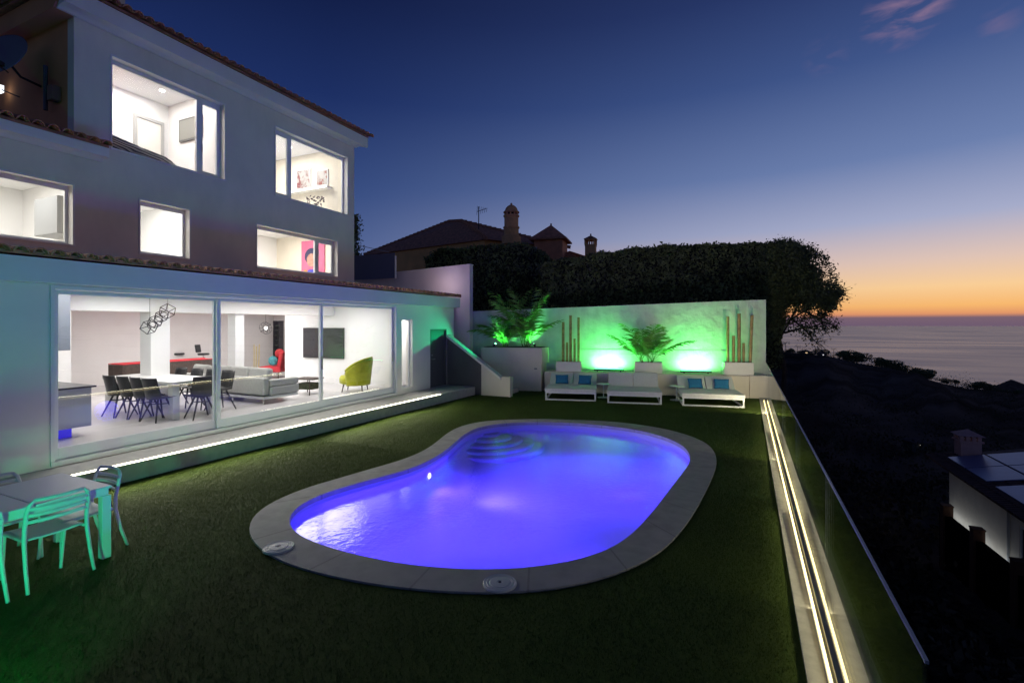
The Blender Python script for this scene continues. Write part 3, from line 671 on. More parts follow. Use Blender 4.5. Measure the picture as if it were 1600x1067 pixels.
# ================================================================== BACK WALL, LEDGE, PLANTERS, DAYBEDS
B0 = Vector((-6.11, 16.18, 0)); U = Vector((.979, .2024, 0)).normalized(); NB = Vector((-U.y, U.x, 0))   # NB points away from the viewer
BR = math.atan2(U.y, U.x)
def BW(x, y, w=0):
    r = Vector(ray(x, y)); o = Vector((0, 0, H)); p0 = B0 + NB * w; t = (p0 - o).dot(NB) / r.dot(NB); p = o + r * t; return (p - B0).dot(U), p.z
def bp(s, w, z=0): p = B0 + U * s + NB * w; return (p.x, p.y, z)
def bbox(s0, s1, w0, w1, z0, z1):
    f = (lambda p: z1)
    q = [bp(s0, w0), bp(s1, w0), bp(s1, w1), bp(s0, w1)]
    return MB().prism([(a[0], a[1]) for a in q], z0, z1)
WB = .85     # depth of the wall's face behind the ledge front
sR = BW(1197, 500, WB)[0]; sL = BW(722, 500, WB)[0]
zt = lambda s: np.interp(s, [BW(740, 487, WB)[0], BW(1197, 468, WB)[0]], [BW(740, 487, WB)[1], BW(1197, 468, WB)[1]])
gw = MB(); q = [bp(sL, WB), bp(sR, WB), bp(sR, WB + .25), bp(sL, WB + .25)]
sof = lambda p: (Vector((p[0], p[1], 0)) - B0).dot(U)
gw.prism([(a[0], a[1]) for a in q], -.3, lambda p: float(zt(sof(p))))
gwt = thing('garden_wall', 'tall rough white wall lit green behind the daybeds', 'wall', bp((sL + sR) / 2, WB))
build('upper_face', gw, rough_wall, gwt)
zl = BW(960, 546, WB)[1]
build('lower_course', bbox(BW(905, 500, WB)[0], sR - .02, WB - .016, WB - .001, .5, zl), rough_wall, gwt)
single('ledge', bbox(BW(851, 600)[0], BW(1171, 600)[0], 0, WB - .055, -.1, .72), white_render, 'long low white masonry ledge carrying the three planter boxes', 'ledge', bevel=.012)
eb = thing('end_block', 'low pale block closing the ledge beside the glass fence', 'low wall', bp(BW(1182, 600)[0], 0))
build('block', bbox(BW(1171, 600)[0] + .003, BW(1199, 600)[0], -.02, WB + .5, -.1, .74), white_render, eb, bevel=.01)
# planter boxes
def planter(x0, x1, ytop, lb):
    s0, s1 = BW(x0, 570, .12)[0], BW(x1, 570, .12)[0]; z1 = BW(x0, ytop, .12)[1]
    t = thing('planter_box', lb, 'planter', bp((s0 + s1) / 2, .36, .72), BR, 'white planter boxes on the ledge')
    w = (s1 - s0) / 2; h = z1 - .72; d = .22; k = .025
    b = MB(); b.box(-w, w, -d, -d + k, 0, h).box(-w, w, d - k, d, 0, h).box(-w, -w + k, -d + k, d - k, 0, h).box(w - k, w, -d + k, d - k, 0, h)
    build('box', b, white_smooth, t, world=False, bevel=.004)
    build('soil', MB().box(-w + k, w - k, -d + k, d - k, .02, h - .03), soil, t, world=False)
    return (s0 + s1) / 2, z1, w
PA = planter(868.5, 908, 565, 'white planter box holding bamboo poles at the left end of the ledge')
PB = planter(991.5, 1035, 566, 'white planter box with a palm between the two green lamps')
PC = planter(1132, 1178, 566, 'white planter box holding bamboo poles beside the glass fence')
def pole(x, ytop, r, lean, lb, grp, bx=None):
    s, z = BW(x, ytop, .36); s0 = BW(bx or x, 560, .36)[0]; z0 = .80; n = max(2, int((z - z0) / .28)); pts = []; rr = []
    for i in range(n + 1):
        f = i / n; p = Vector(bp(s0 + (s - s0) * f, .36 + random.uniform(-.002, .002), z0 + (z - z0) * f))
        for dz, k in ((-.02, 1), (0, 1.10), (.02, 1)):
            if 0 < i < n or (i == 0 and dz >= 0) or (i == n and dz <= 0): pts.append(p + Vector((0, 0, dz))); rr.append(r * k * 1.2)
    single('bamboo_pole', MB().tube(pts, rr, 9), bamboo, lb, 'bamboo pole', grp, smooth=True)
ga, gb = 'bamboo poles in the left planter', 'bamboo poles in the right planter'
for a in ((880, 503, .042, 'bamboo pole leftmost in the left planter, medium tall', ga), (886, 535, .032, 'shortest bamboo pole of the left planter, second from its left', ga),
          (891.5, 493, .042, 'tallest bamboo pole in the middle of the left planter', ga), (897.7, 529, .032, 'short bamboo pole second from the right in the left planter', ga), (904, 496, .036, 'thin tall bamboo pole rightmost in the left planter', ga),
          (1137, 494.5, .040, 'tall bamboo pole leftmost in the right planter', gb), (1146, 524.6, .040, 'short thick bamboo pole second from left in the right planter', gb), (1154.7, 490, .045, 'tallest bamboo pole in the middle of the right planter', gb),
          (1161.8, 536, .036, 'shortest bamboo pole of the right planter', gb)): pole(a[0], a[1], a[2], 0, a[3], a[4])
pole(1175, 492.5, .042, 0, 'tall leaning bamboo pole rightmost in the right planter', gb, bx=1171.5)
# green wall-wash lamps
green = (.0, 1, .19)
for i, (x0, x1, lb) in enumerate(((928, 975, 'green wall washer bar on the ledge left of the palm planter'), (1063, 1112, 'green wall washer bar on the ledge right of the palm planter'))):
    s0, s1 = BW(x0, 580, .5)[0], BW(x1, 580, .5)[0]; t = thing('floodlight', lb, 'floodlight', bp((s0 + s1) / 2, .5, .72), BR, 'green wall washers on the ledge')
    w = (s1 - s0) / 2
    build('housing', MB().box(-w, w, -.05, .05, .03, .09), dark_metal, t, world=False, bevel=.008)
    build('foot', MB().box(-w + .1, -w + .14, -.04, .04, 0, .03).box(w - .14, w - .1, -.04, .04, 0, .03), dark_metal, t, world=False)
    build('lens', MB().box(-w + .02, w - .02, -.02, .045, .091, .096), emitmat('green_lens', (.1, 1, .35), 6) if 'green_lens' not in MATS else MATS['green_lens'], t, world=False)
    p = Vector(bp((s0 + s1) / 2, .5, .84)); tg = Vector(bp((s0 + s1) / 2, WB - .02, 1.95))
    o = lamp('AREA', 'green_wash', p, 105, (.10, 1, .16), 2 * w - .06, None, sy=.05)
    d = (tg - p).normalized(); xax = U; zax = -d; yax = zax.cross(xax); Mx = Matrix((xax, yax, zax)).transposed().to_4x4(); Mx.translation = p; o.matrix_world = Mx
# palms
def frond(base, az, L_, el, droop, n=20, ll=.27, wd=.013):
    pts = []; p = Vector(base); e = el; st = L_ / n
    for i in range(n + 1):
        pts.append(p.copy()); d = Vector((math.cos(az) * math.cos(e), math.sin(az) * math.cos(e), math.sin(e))); p = p + d * st; e -= droop / n * (.4 + 1.4 * i / n)
    mb = MB().tube(pts, [.009 * (1 - .8 * i / n) for i in range(n + 1)], 4)
    side = Vector((-math.sin(az), math.cos(az), 0))
    for i in range(5, n + 1):
        f = i / n; q = pts[i]; d = (pts[i] - pts[i - 1]).normalized(); l2 = ll * L_ * (math.sin(math.pi * min(1, .12 + f * .86)) ** .7 + .1) * random.uniform(.85, 1.1)
        for sgn in (-1, 1):
            for sub in (0,):
                qq = q + (pts[i - 1] - q) * sub
                dr = (side * sgn * random.uniform(.7, .95) + d * random.uniform(.5, .8) + Vector((0, 0, random.uniform(-.35, .12)))).normalized()
                tip = qq + dr * l2 + Vector((0, 0, -.22 * l2)); mid = qq + dr * l2 * .5; wv = dr.cross(Vector((0, 0, 1))).normalized() * wd
                mb.add([qq - wv * .5, qq + wv * .5, mid + wv, tip, mid - wv], [(0, 1, 2, 3, 4)])
    mb.keepn = True
    return mb
def palm(loc, lb, nf, Lr, elr, spread=.12, stems=4, hstem=.5, cat='palm', az_bias=None):
    t = thing('palm_plant', lb, cat, loc, 0, 'potted palms by the white wall'); tops = []
    for k in range(stems):
        a = random.uniform(0, 6.28); b = Vector((math.cos(a) * spread, math.sin(a) * spread * .6, 0)); tp_ = b * 1.5 + Vector((random.uniform(-.05, .05), 0, hstem * random.uniform(.7, 1.1)))
        build('stem', MB().tube([b + Vector((0, 0, -.05)), (b + tp_) / 2 + Vector((.01, 0, 0)), tp_], [.026, .022, .016], 7), M('palm_stem', (.12, .13, .04), .7, noise=.3, nscale=20), t, world=False, smooth=True); tops.append(tp_)
    for k in range(nf):
        a = k * 2.39996 + random.uniform(-.3, .3) if az_bias is None else random.gauss(az_bias, 1.2)
        L_ = random.uniform(*Lr); build('frond', frond(tops[k % stems], a, L_, random.uniform(*elr), random.uniform(.45, 1.15)), leaf_palm, t, world=False)
    return t
sB, zB, _ = PB
palm(Vector(bp(sB - .05, .34, zB - .05)), 'bushy green palm in the middle planter box between the lamps', 26, (.7, 1.65), (.7, 1.54), .12, 6, .12)
# raised bed at the left with two palms
bl, br_ = BW(752, 560, 0)[0], BW(847, 560, 0)[0]
rb = thing('raised_bed', 'white masonry raised bed under the tall left palms', 'planter', bp((bl + br_) / 2, .4))
zb = BW(800, 543, 0)[1]; zb2 = BW(800, 568, .0)[1]
q0 = [bp(bl, .06), bp(br_ - .04, .06), bp(br_ + .02, WB - .01), bp(bl, WB - .01)]
build('base', MB().prism([(a[0], a[1]) for a in q0], -.1, zb2), white_render, rb, bevel=.01)
q1 = [bp(bl, 0), bp(br_, 0), bp(br_ + .12, WB - .01), bp(bl, WB - .01)]
build('trough', MB().prism([(a[0], a[1]) for a in q1], zb2 + .001, zb), white_render, rb, bevel=.01)
build('soil', MB().prism([(a[0], a[1]) for a in [bp(bl + .06, .06), bp(br_ - .06, .06), bp(br_ - .0, WB - .08), bp(bl + .06, WB - .08)]], zb - .02, zb + .01), soil, rb)
sv = BW(837, 576, .06); build('vent', bbox(sv[0] - .05, sv[0] + .05, .045, .058, sv[1] - .025, sv[1] + .025), M('vent_grey', (.2, .2, .2), .5), rb)
s1_, s2_ = BW(789, 540, .45)[0], BW(822, 540, .45)[0]
palm(Vector(bp(s1_, .45, zb)), 'left one of two tall palms in the raised bed', 20, (.6, 1.6), (.7, 1.54), .10, 4, .12)
palm(Vector(bp(s2_, .45, zb)), 'taller right palm in the raised bed reaching above the wall', 26, (.8, 2.45), (.8, 1.55), .12, 5, .15)
for i, (xx, yy, w, lb) in enumerate(((771, 541, .12, 'small green spot lamp at the left end of the raised bed'), (836, 541, .2, 'small green spot lamp at the right end of the raised bed'))):
    s, _z = BW(xx, yy, w); t = thing('spot_lamp', lb, 'spot lamp', bp(s, w, zb + .01), 0, 'green spot lamps in the raised bed')
    build('head', MB().tube([(0, 0, .05), (.0 + (.05 if i == 0 else -.05), .05, .10)], [.035, .045], 12), dark_metal, t, world=False)
    build('stake', MB().tube([(0, 0, 0), (0, 0, .06)], .012, 6), dark_metal, t, world=False)
    build('lens', MB().ball((.052 if i == 0 else -.052, .045, .108), .028, 10, 6), MATS.get('green_spot') or emitmat('green_spot', (.25, 1, .5), 25), t, world=False)
    pp = Vector(bp(s + (.06 if i == 0 else -.06), w + .08, zb + .16)); lamp('SPOT', 'green_spot_light', pp, 90, (.10, 1, .15), .04, Vector(bp((s1_ + .15) if i == 0 else s2_ - .02, WB - .1, zb + .9)), spot=110, blend=.8)
lamp('SPOT', 'green_spot_light', Vector(bp(BW(771, 541, .12)[0] - .02, -.02, zb + .12)), 190, (.0, 1, .35), .05, (-9.2, 13.0, 1.9), spot=70, blend=1)
# daybeds
def daybed(pl, pr, lb, ang, depth=1.9):
    a, b = G(*pl), G(*pr); w = (b - a).length; rz = math.atan2(b.y - a.y, b.x - a.x)
    rz = rz * .6 + BR * .4
    t = thing('daybed', lb, 'daybed', a, rz, 'double daybeds in front of the ledge'); k = .045; h = .27
    fr = MB(); fr.box(0, w, 0, k, h - k, h).box(0, w, depth - k, depth, h - k, h).box(0, k, k, depth - k, h - k, h).box(w - k, w, k, depth - k, h - k, h)
    fr.box(k, w - k, 0, k, 0, k).box(k, w - k, depth - k, depth, 0, k).box(0, k, k, depth - k, 0, k).box(w - k, w, k, depth - k, 0, k).box(w / 2 - .02, w / 2 + .02, k, depth - k, h - k, h)
    build('frame', fr, wicker, t, world=False)
    for (lx_, ly_) in ((0, 0), (w - k, 0), (0, depth - k), (w - k, depth - k)):
        build('leg', MB().box(lx_, lx_ + k, ly_, ly_ + k, (k if False else 0) + .0, h - k), wicker, t, world=False)
    sd = depth * .64
    def mt_(u, v, dz=0): return (-.01 + (w + .02) * u, -.02 + (sd + .02) * v, h + .105 + .014 * (math.sin(math.pi * u * 2) ** 2) ** .4 * math.sin(math.pi * v) ** .4 + .003 * math.sin(u * 17 + v * 9 + w * 40))
    build('mattress', MB().box(-.01, w + .01, -.02, sd, h + .002, h + .104).grid(lambda u, v: mt_(u, v), 24, 16), cushion_w, t, world=False, smooth=False, bevel=.0)
    build('piping', MB().tube([(0, -.012, h + .06), (w, -.012, h + .06), (w + .003, sd, h + .06)], .006, 6).tube([(w / 2, -.02, h + .117), (w / 2, sd - .01, h + .117)], .005, 6), cushion_w, t, world=False)
    ca, sa = math.cos(ang), math.sin(ang); bl_ = depth - sd
    for s_ in (0, 1):
        x0, x1 = (0.0, w / 2 - .008) if s_ == 0 else (w / 2 + .008, w)
        m = MB().box(x0, x1, 0, bl_, 0, .10); m.xf(Matrix.Translation((0, sd + .012, h + .01)) @ Matrix.Rotation(ang, 4, 'X'))
        build('backrest', m, cushion_w, t, world=False, bevel=.025)
        build('strut', MB().tube([(x0 + .1 if s_ == 0 else x1 - .1, depth - .03, h), (x0 + .1 if s_ == 0 else x1 - .1, sd + .012 + bl_ * .72 * ca, h + bl_ * .72 * sa - .02)], .012, 6), wicker, t, world=False)
    return t, w, sd, h
b1 = daybed((852, 625), (931, 627), 'white double daybed with two blue pillows, nearest the stair wall', R(30))
b2 = daybed((949, 629.6), (1034, 632.5), 'middle white double daybed with raised back and no pillows', R(40))
b3 = daybed((1066.4, 634), (1163.5, 637.7), 'white double daybed with two blue pillows beside the glass fence', R(32))
def pillow(bed, fx, ang, lb):
    t, w, sd, h = bed; Mw = wmat(t)
    c = Mw @ Vector((w * fx, sd - .02, h + .27)); m = MB()
    def f(u, v):
        a, b = u * 2 - 1, v * 2 - 1
        return a, b
    for sg in (1, -1):
        m.grid(lambda u, v: ((u - .5) * .44 * (1 - .06 * (1 - abs(2 * v - 1))), sg * .075 * (max(0, (1 - (2 * u - 1) ** 4)) * max(0, (1 - (2 * v - 1) ** 4))) ** .6, (v - .5) * .34 * (1 - .06 * (1 - abs(2 * u - 1)))), 12, 10)
    m.xf(Matrix.Translation(c) @ Matrix.Rotation(t.rotation_euler.z + ang, 4, 'Z') @ Matrix.Rotation(R(-32), 4, 'X'))
    single('pillow', m, cushion_b, lb, 'pillow', 'blue pillows on the daybeds', smooth=True)
pillow(b1, .27, .1, 'blue pillow on the left half of the daybed nearest the stair wall'); pillow(b1, .76, -.1, 'blue pillow on the right half of the daybed nearest the stair wall')
pillow(b3, .30, .15, 'blue pillow on the left half of the daybed beside the glass fence'); pillow(b3, .76, -.1, 'blue pillow on the right half of the daybed beside the glass fence')
for (x, y, lb) in ((943, 621, 'small round white side table between the first and middle daybeds'), (1057, 625, 'small round white side table between the middle daybed and the fence daybed')):
    t = thing('side_table', lb, 'side table', G(x, y), 0, 'round side tables between the daybeds')
    build('table_top', MB().lathe((0, 0, 0), [(.21, .44), (.215, .447), (.21, .455)], 28), wicker, t, world=False)
    build('stem', MB().tube([(0, 0, .015), (0, 0, .44)], .018, 10), wicker, t, world=False); build('base', MB().lathe((0, 0, 0), [(.20, 0), (.20, .01), (.04, .016)], 28), wicker, t, world=False)

# stair parapet, steps, tall side wall
sp_ = thing('stair_wall', 'white stair parapet with sloping top beside the dark door', 'wall', (-7.8, 14.6, 0))
def pz(x, y, Y): p = FY(x, y, Y); return p.x, p.z
YP = 14.5
xa, za = pz(705, 530, YP); xb, zb_ = pz(783, 592, YP); xc, _ = pz(797, 592, YP); xm, _ = pz(752, 580, YP); zp = .66
zs = lambda x: za + (zb_ - za) * (x - xa) / (xb - xa)
xl = XF + .003
def yprism(poly, y0, y1):  # polygon in x,z extruded along y
    n = len(poly); return MB().add([(p[0], y0, p[1]) for p in poly] + [(p[0], y1, p[1]) for p in poly], [tuple(range(n)), tuple(range(2 * n - 1, n - 1, -1))] + [(i, (i + 1) % n, n + (i + 1) % n, n + i) for i in range(n)])
build('grey_panel', yprism([(xl, -.1), (xm, -.1), (xm, zs(xm) - .06), (xl, zs(xl) - .06)], YP + .03, YP + .2), parapet_grey, sp_)  # left part of the parapet in a darker grey
build('white_panel', yprism([(xm + .002, -.1), (xc, -.1), (xc, zp), (xb, zp), (xb, zs(xb) - .04), (xm + .002, zs(xm) - .04)], YP, YP + .2), white_render, sp_)
build('coping', yprism([(xl, zs(xl) - .058), (xb - .002, zs(xb) - .036), (xb - .002, zs(xb) + .04), (xl, zs(xl) + .04)], YP - .03, YP + .23), white_smooth, sp_)
stp = MB()
for k in range(7): stp.box(-6.95 - .3 * (k + 1), -6.95 - .3 * k, YP + .21, YP + 1.3, -.1, .17 * (k + 1) - .02)
struct('stairs', stp, tread_mat)
YT = 15.95
sw_ = thing('side_wall', 'tall pale wall rising above the end of the lower wing', 'wall', (-9.5, YT, 0))
pa, pb = FY(540, 434, YT), FY(734, 414, YT)
build('wall_body', yprism([(pa.x - .5, 0), (pb.x, 0), (pb.x, pb.z), (pa.x - .5, pa.z - .05)], YT, YT + .25), M('mauve_render', (.76, .71, .68), .85, noise=.06, nscale=1.5), sw_, bevel=.01)
build('wall_cap', yprism([(pa.x - .5, pa.z - .048), (pb.x + .01, pb.z + .002), (pb.x + .01, pb.z + .04), (pa.x - .5, pa.z - .01)], YT - .02, YT + .27), white_smooth, sw_)
# glass balustrade and purple fill light on the upper terrace
bal = thing('glass_balustrade', 'small glass balustrade with white post on the upper terrace', 'balustrade', FY(590, 430, 15.6))
p1, p2 = FY(552, 398, 15.6), FY(617, 400, 15.6); zbot = FY(590, 436, 15.6).z
build('pane', MB().box(p1.x, p2.x, 15.6, 15.61, zbot, p1.z - .05), M('balustrade_glass', (.10, .12, .22), .1, spec=.6), bal)
build('post', MB().box(p2.x, p2.x + .05, 15.585, 15.63, zbot, p2.z), wicker, bal)
build('rail', MB().tube([(p1.x - .3, 15.605, FY(552, 379, 15.6).z), (p2.x - .3, 15.605, FY(607, 394, 15.6).z)], .012, 6), alu, bal)
struct('terrace', MB().box(-18, -9.75, 15.03, YT - .01, 3.2, 3.32), tread_mat)
lamp('POINT', 'terrace_fill', (-9.9, 15.15, 3.95), 15, (.80, .62, .80), .1)  # added lamp with no fixture, brightens the side wall

# ================================================================== OUTDOOR DINING SET
ot = thing('garden_table', 'long white outdoor dining table at the lower left', 'table', (-6.345, 1.93, 0))
x0, x1, y0, y1 = -6.84, -5.85, 1.0, 2.83
build('table_top', MB().box(x0, x1, y0, 2.22, .715, .74), wicker, ot, bevel=.005); build('table_top', MB().box(x0, x1, 2.232, y1, .715, .74), wicker, ot, bevel=.005)
build('apron', MB().box(x0 + .02, x1 - .02, y0 + .02, y0 + .045, .645, .714).box(x0 + .02, x1 - .02, y1 - .045, y1 - .02, .645, .714).box(x0 + .02, x0 + .045, y0 + .045, y1 - .045, .645, .714).box(x1 - .045, x1 - .02, y0 + .045, y1 - .045, .645, .714), wicker, ot)
for a, b in ((x0 + .003, y0 + .003), (x1 - .083, y0 + .003), (x0 + .003, y1 - .083), (x1 - .083, y1 - .083)): build('leg', MB().box(a, a + .08, b, b + .08, 0, .644), wicker, ot, bevel=.005)
def garden_chair(loc, rz, lb):
    t = thing('garden_chair', lb, 'chair', loc, rz, 'white slatted chairs around the garden table')
    build('seat', MB().grid(lambda u, v: ((u - .5) * .43, -.20 + v * .42, .445 - .012 * math.sin(math.pi * u) - .01 * math.sin(math.pi * v)), 8, 8), wicker, t, world=False, smooth=True, solid=.014)
    build('seat_frame', MB().tube([(-.215, -.21, .43), (-.215, .215, .43), (.215, .215, .43), (.215, -.21, .43)], .013, 8), wicker, t, world=False)
    for s in (-1, 1):
        build('leg', MB().tube([(s * .215, .20, .43), (s * .22, .235, 0)], [.016, .013], 8), wicker, t, world=False)
        pts = [(s * .245, -.33, 0), (s * .238, -.27, .2), (s * .232, -.225, .42), (s * .23, -.225, .55), (s * .228, -.255, .70), (s * .215, -.275, .775), (s * .18, -.285, .812)]
        build('leg', MB().tube(pts, [.014, .016, .018, .018, .017, .016, .014], 8), wicker, t, world=False, smooth=True)
    bk = MB()
    for z, dy in ((.812, -.285), (.735, -.27), (.675, -.256), (.615, -.242)):
        top = z > .8; hw = .19 if top else .222
        pts = [(hw * (2 * i / 8 - 1), dy - .035 * math.sin(math.pi * i / 8), z) for i in range(9)]
        bk.grid(lambda u, v: (lambda p: (p[0], p[1] + (.004 if v > .5 else -.004), z + (v - .5) * (.03 if top else .032)))((hw * (2 * u - 1), dy - .035 * math.sin(math.pi * u))), 10, 1)
    build('backrest', bk, wicker, t, world=False, smooth=True, solid=.012)
    return t
gc = garden_chair((-6.25, 2.72, 0), R(180), 'white slatted chair at the far end of the garden table')
dup(gc, (-6.02, 2.36, 0), R(90), 'white slatted chair at the near side of the table, seen from behind')
dup(gc, (-6.02, 1.74, 0), R(90), 'white slatted chair cut by the frame edge in front of the table')
dup(gc, (-6.72, 2.30, 0), R(-90), 'white slatted chair on the house side of the garden table, its top rail showing')
dup(gc, (-6.72, 1.66, 0), R(-90), 'white slatted chair on the house side of the table, mostly hidden')
gf = thing('floodlight', 'small garden floodlight on the lawn shining green at the dining chairs', 'floodlight', (-3.35, .35, 0))
build('housing', MB().obox((0, 0, .16), (.2, .1, .16), (R(10), 0, R(50))), dark_metal, gf, world=False); build('stand', MB().tube([(0, 0, 0), (0, 0, .1)], .015, 6), dark_metal, gf, world=False)
lamp('SPOT', 'garden_green_light', (-3.45, .45, .25), 210, (.0, 1, .38), .08, (-8.0, 3.0, .8), spot=95, blend=.9)

# ================================================================== INTERIOR FURNITURE
def dchair(loc, rz, lb):
    t = thing('dining_chair', lb, 'chair', loc, rz, 'black shell chairs around the dining table')
    def shell(u, v):
        # v 0 front of the seat .. 1 top of the back
        w = .25 * (1 - .16 * v) ; x = (u - .5) * 2
        if v < .5: y_ = .22 - v / .5 * .40; z_ = .46 - .03 * math.sin(math.pi * v); zc = .05 * x * x
        else: k = (v - .5) / .5; y_ = -.18 - .09 * k; z_ = .44 + .42 * k; zc = .0
        cv = .07 * x * x * (1 if v >= .4 else v / .4)
        wing = .10 * max(0, 1 - abs(v - .55) / .3) * abs(x) ** 3
        return x * w, y_ + cv, z_ + zc * .6 + wing * .6
    build('seat', MB().grid(shell, 10, 16), black_plastic, t, world=False, smooth=True, solid=.014)
    for a, b in ((-1, -1), (1, -1), (-1, 1), (1, 1)):
        build('leg', MB().tube([(a * .08, b * .08, .43), (a * .22, b * .22, 0)], [.019, .013], 8), black_plastic, t, world=False)
    build('cross_brace', MB().tube([(-.10, -.10, .33), (.10, .10, .33)], .01, 6).tube([(.10, -.10, .33), (-.10, .10, .33)], .01, 6), black_plastic, t, world=False)
    return t
Z = .5
c0 = dchair((-11.65, 5.78, Z), R(0), 'black shell chair on the near long side, farthest from the glass doors')
for x, lb in ((-11.2, 'second black shell chair of the near row, counted from the back of the room'), (-10.75, 'third black shell chair of the near row, counted from the back of the room'), (-10.33, 'fourth black shell chair of the near row, beside the table leg')): dup(c0, (x, 5.80, Z), R(random.uniform(-6, 6)), lb)
dup(c0, (-9.86, 6.32, Z), R(78), 'black shell chair at the end of the dining table nearest the glass')
for i, (x, lb) in enumerate(((-12.1, 'back of a black shell chair across the table, farthest from the glass'), (-11.5, 'second black shell chair across the table from the room back'), (-10.95, 'third black shell chair across the table, beside the fourth'), (-10.4, 'black shell chair across the table closest to the glass'))): dup(c0, (x, 7.1, Z), R(180), lb)
dt_ = thing('dining_table', 'long white dining table with block legs behind the glass door', 'table', (-11.3, 6.35, Z))
build('table_top', MB().box(-12.55, -10.05, 5.88, 6.85, Z + .70, Z + .76), M('table_white', (.74, .74, .72), .3), dt_, bevel=.005)
for a in (-12.5, -10.25):
    for b in (5.92, 6.68): build('leg', MB().box(a, a + .15, b, b + .13, Z, Z + .699), MATS['table_white'], dt_)
# kitchen island and wall cabinet
ki = thing('kitchen_island', 'pale kitchen island with dark worktop and blue lit plinth', 'kitchen island', (-10.8, 3.8, Z))
build('cabinet', MB().box(-11.4, -10.07, 2.9, 4.57, Z + .16, Z + .82), M('island_grey', (.42, .45, .48), .4), ki, bevel=.004)
build('worktop', MB().box(-11.45, -10.02, 2.85, 4.62, Z + .821, Z + .85), black_plastic, ki)
build('plinth', MB().box(-11.3, -10.2, 3.0, 4.35, Z, Z + .159), M('plinth_blue', (.01, .01, .35), .3, emit=(.05, .03, 1), es=.5), ki)
kc = thing('wall_cabinet', 'blue grey kitchen cabinet hanging from the ceiling', 'cabinet', (-11.6, 3.9, 1.9))
build('body', MB().box(-12.0, -11.25, 3.0, 4.78, 1.92, 3.015), M('cab_blue', (.18, .21, .25), .5), kc, bevel=.004); build('door', MB().box(-11.249, -11.235, 3.9, 4.76, 1.93, 3.0), MATS['cab_blue'], kc)
# cube pendant
cp = thing('cube_pendant', 'black pendant lamp of stacked open cubes over the dining table', 'pendant lamp', (-11.2, 6.4, 3.0))
for i in range(4):
    c = D(233 + i * 9.5, 511 - i * 8.3, 10.4 + .16 * i); m = MB(); r_ = (.095, .085, .08, .10)[i]
    from mathutils import Euler
    E = Euler((R(18 + 4 * i), R(38 - 3 * i), R(30))).to_matrix()
    cr = [c + E @ Vector((a * r_, b * r_, d * r_)) for a in (-1, 1) for b in (-1, 1) for d in (-1, 1)]
    for a in range(8):
        for b in (1, 2, 4):
            if not a & b: m.tube([cr[a], cr[a | b]], .009, 4)
    build('cube_frame', m, dark_metal, cp)
cc = D(234, 512, 10.4); ce = D(262, 486, 10.8)
build('cable', MB().tube([cc, (cc.x, cc.y, 3.01)], .004, 4).tube([ce, (ce.x, ce.y, 3.01)], .004, 4), dark_metal, cp)
# orb pendant
oc = Vector((-11.87, 9.42, 2.3)); op = thing('orb_pendant', 'round wire pendant lamp above the sofa', 'pendant lamp', (oc.x, oc.y, oc.z))
m = MB()
for k in range(5):
    E = Euler((R(36 * k), R(50 * k), R(72 * k))).to_matrix(); pts = [oc + E @ Vector((.17 * math.cos(a), .17 * math.sin(a), 0)) for a in np.linspace(0, 6.283, 17)]; m.tube(pts, .005, 4, caps=False)
build('cage', m, dark_metal, op); build('bulb', MB().ball(oc, .04, 10, 6), downlight, op); build('cable', MB().tube([oc, (oc.x, oc.y, 2.68)], .004, 4), dark_metal, op)
# sofa, seen from behind
so = thing('sofa', 'grey corner sofa seen from behind with loose back cushions', 'sofa', (-11.7, 8.5, Z))
build('back', MB().box(-13.3, -10.15, 8.0, 8.16, Z + .2, Z + .62), sofa_grey, so, bevel=.04); build('seat', MB().box(-13.3, -10.1, 8.161, 9.0, Z + .18, Z + .40), sofa_grey, so, bevel=.04)
build('armrest', MB().box(-10.3, -10.12, 8.165, 9.0, Z + .405, Z + .56), sofa_grey, so, bevel=.03)
build('base', MB().box(-13.25, -10.1, 7.98, 8.95, Z + .12, Z + .175), alu, so)
for x in (-12.9, -12.1, -11.35, -10.65):
    build('back_cushion', MB().obox((x, 8.3, Z + .62), (.68, .18, .42), (R(-12), 0, R(random.uniform(-5, 5)))), sofa_grey, so, bevel=.06)
for x in (-10.2, -11.3, -13.1): build('leg', MB().tube([(x, 8.05, Z + .12), (x + .06, 7.98, Z)], .012, 6), steel, so)
# armchair
ac = thing('armchair', 'mustard yellow velvet tub armchair on thin wooden legs', 'armchair', (-9.75, 10.7, Z), R(206))
build('seat', MB().lathe((.12, 0, 0), [(.30, .22), (.36, .25), (.37, .38), (.33, .45), (.1, .46)], 26), mustard, ac, world=False, smooth=True)
def tub(u, v):
    a = R(-112 + 224 * u) + math.pi; hgt = .92 - .34 * abs(2 * u - 1) ** 2.4; r_ = .36 + .08 * v; return (r_ * math.cos(a) + .04, r_ * math.sin(a) * 1.0, .20 + (hgt - .20) * v)
build('backrest', MB().grid(tub, 30, 8), mustard, ac, world=False, smooth=True, solid=.09)
pp_ = [tub(u, 1) for u in np.linspace(0, 1, 25)]; build('piping', MB().tube([(p[0], p[1], p[2] + .03) for p in pp_], .035, 8), mustard, ac, world=False, smooth=True)
for a, b in ((.3, .22), (.3, -.22), (-.2, .24), (-.2, -.24)): build('leg', MB().tube([(a, b, .24), (a * 1.15, b * 1.2, 0)], [.022, .012], 8), wood_dark, ac, world=False)
# television on the end wall
tv = thing('television', 'wide dark television on the white end wall', 'television', (-12.2, 11.85, 1.8))
build('bezel', MB().box(-13.08, -11.32, 11.80, 11.855, 1.30, 2.29), black_plastic, tv); build('screen', MB().box(-13.05, -11.35, 11.795, 11.799, 1.33, 2.26), M('screen', (.05, .05, .055), .15), tv)
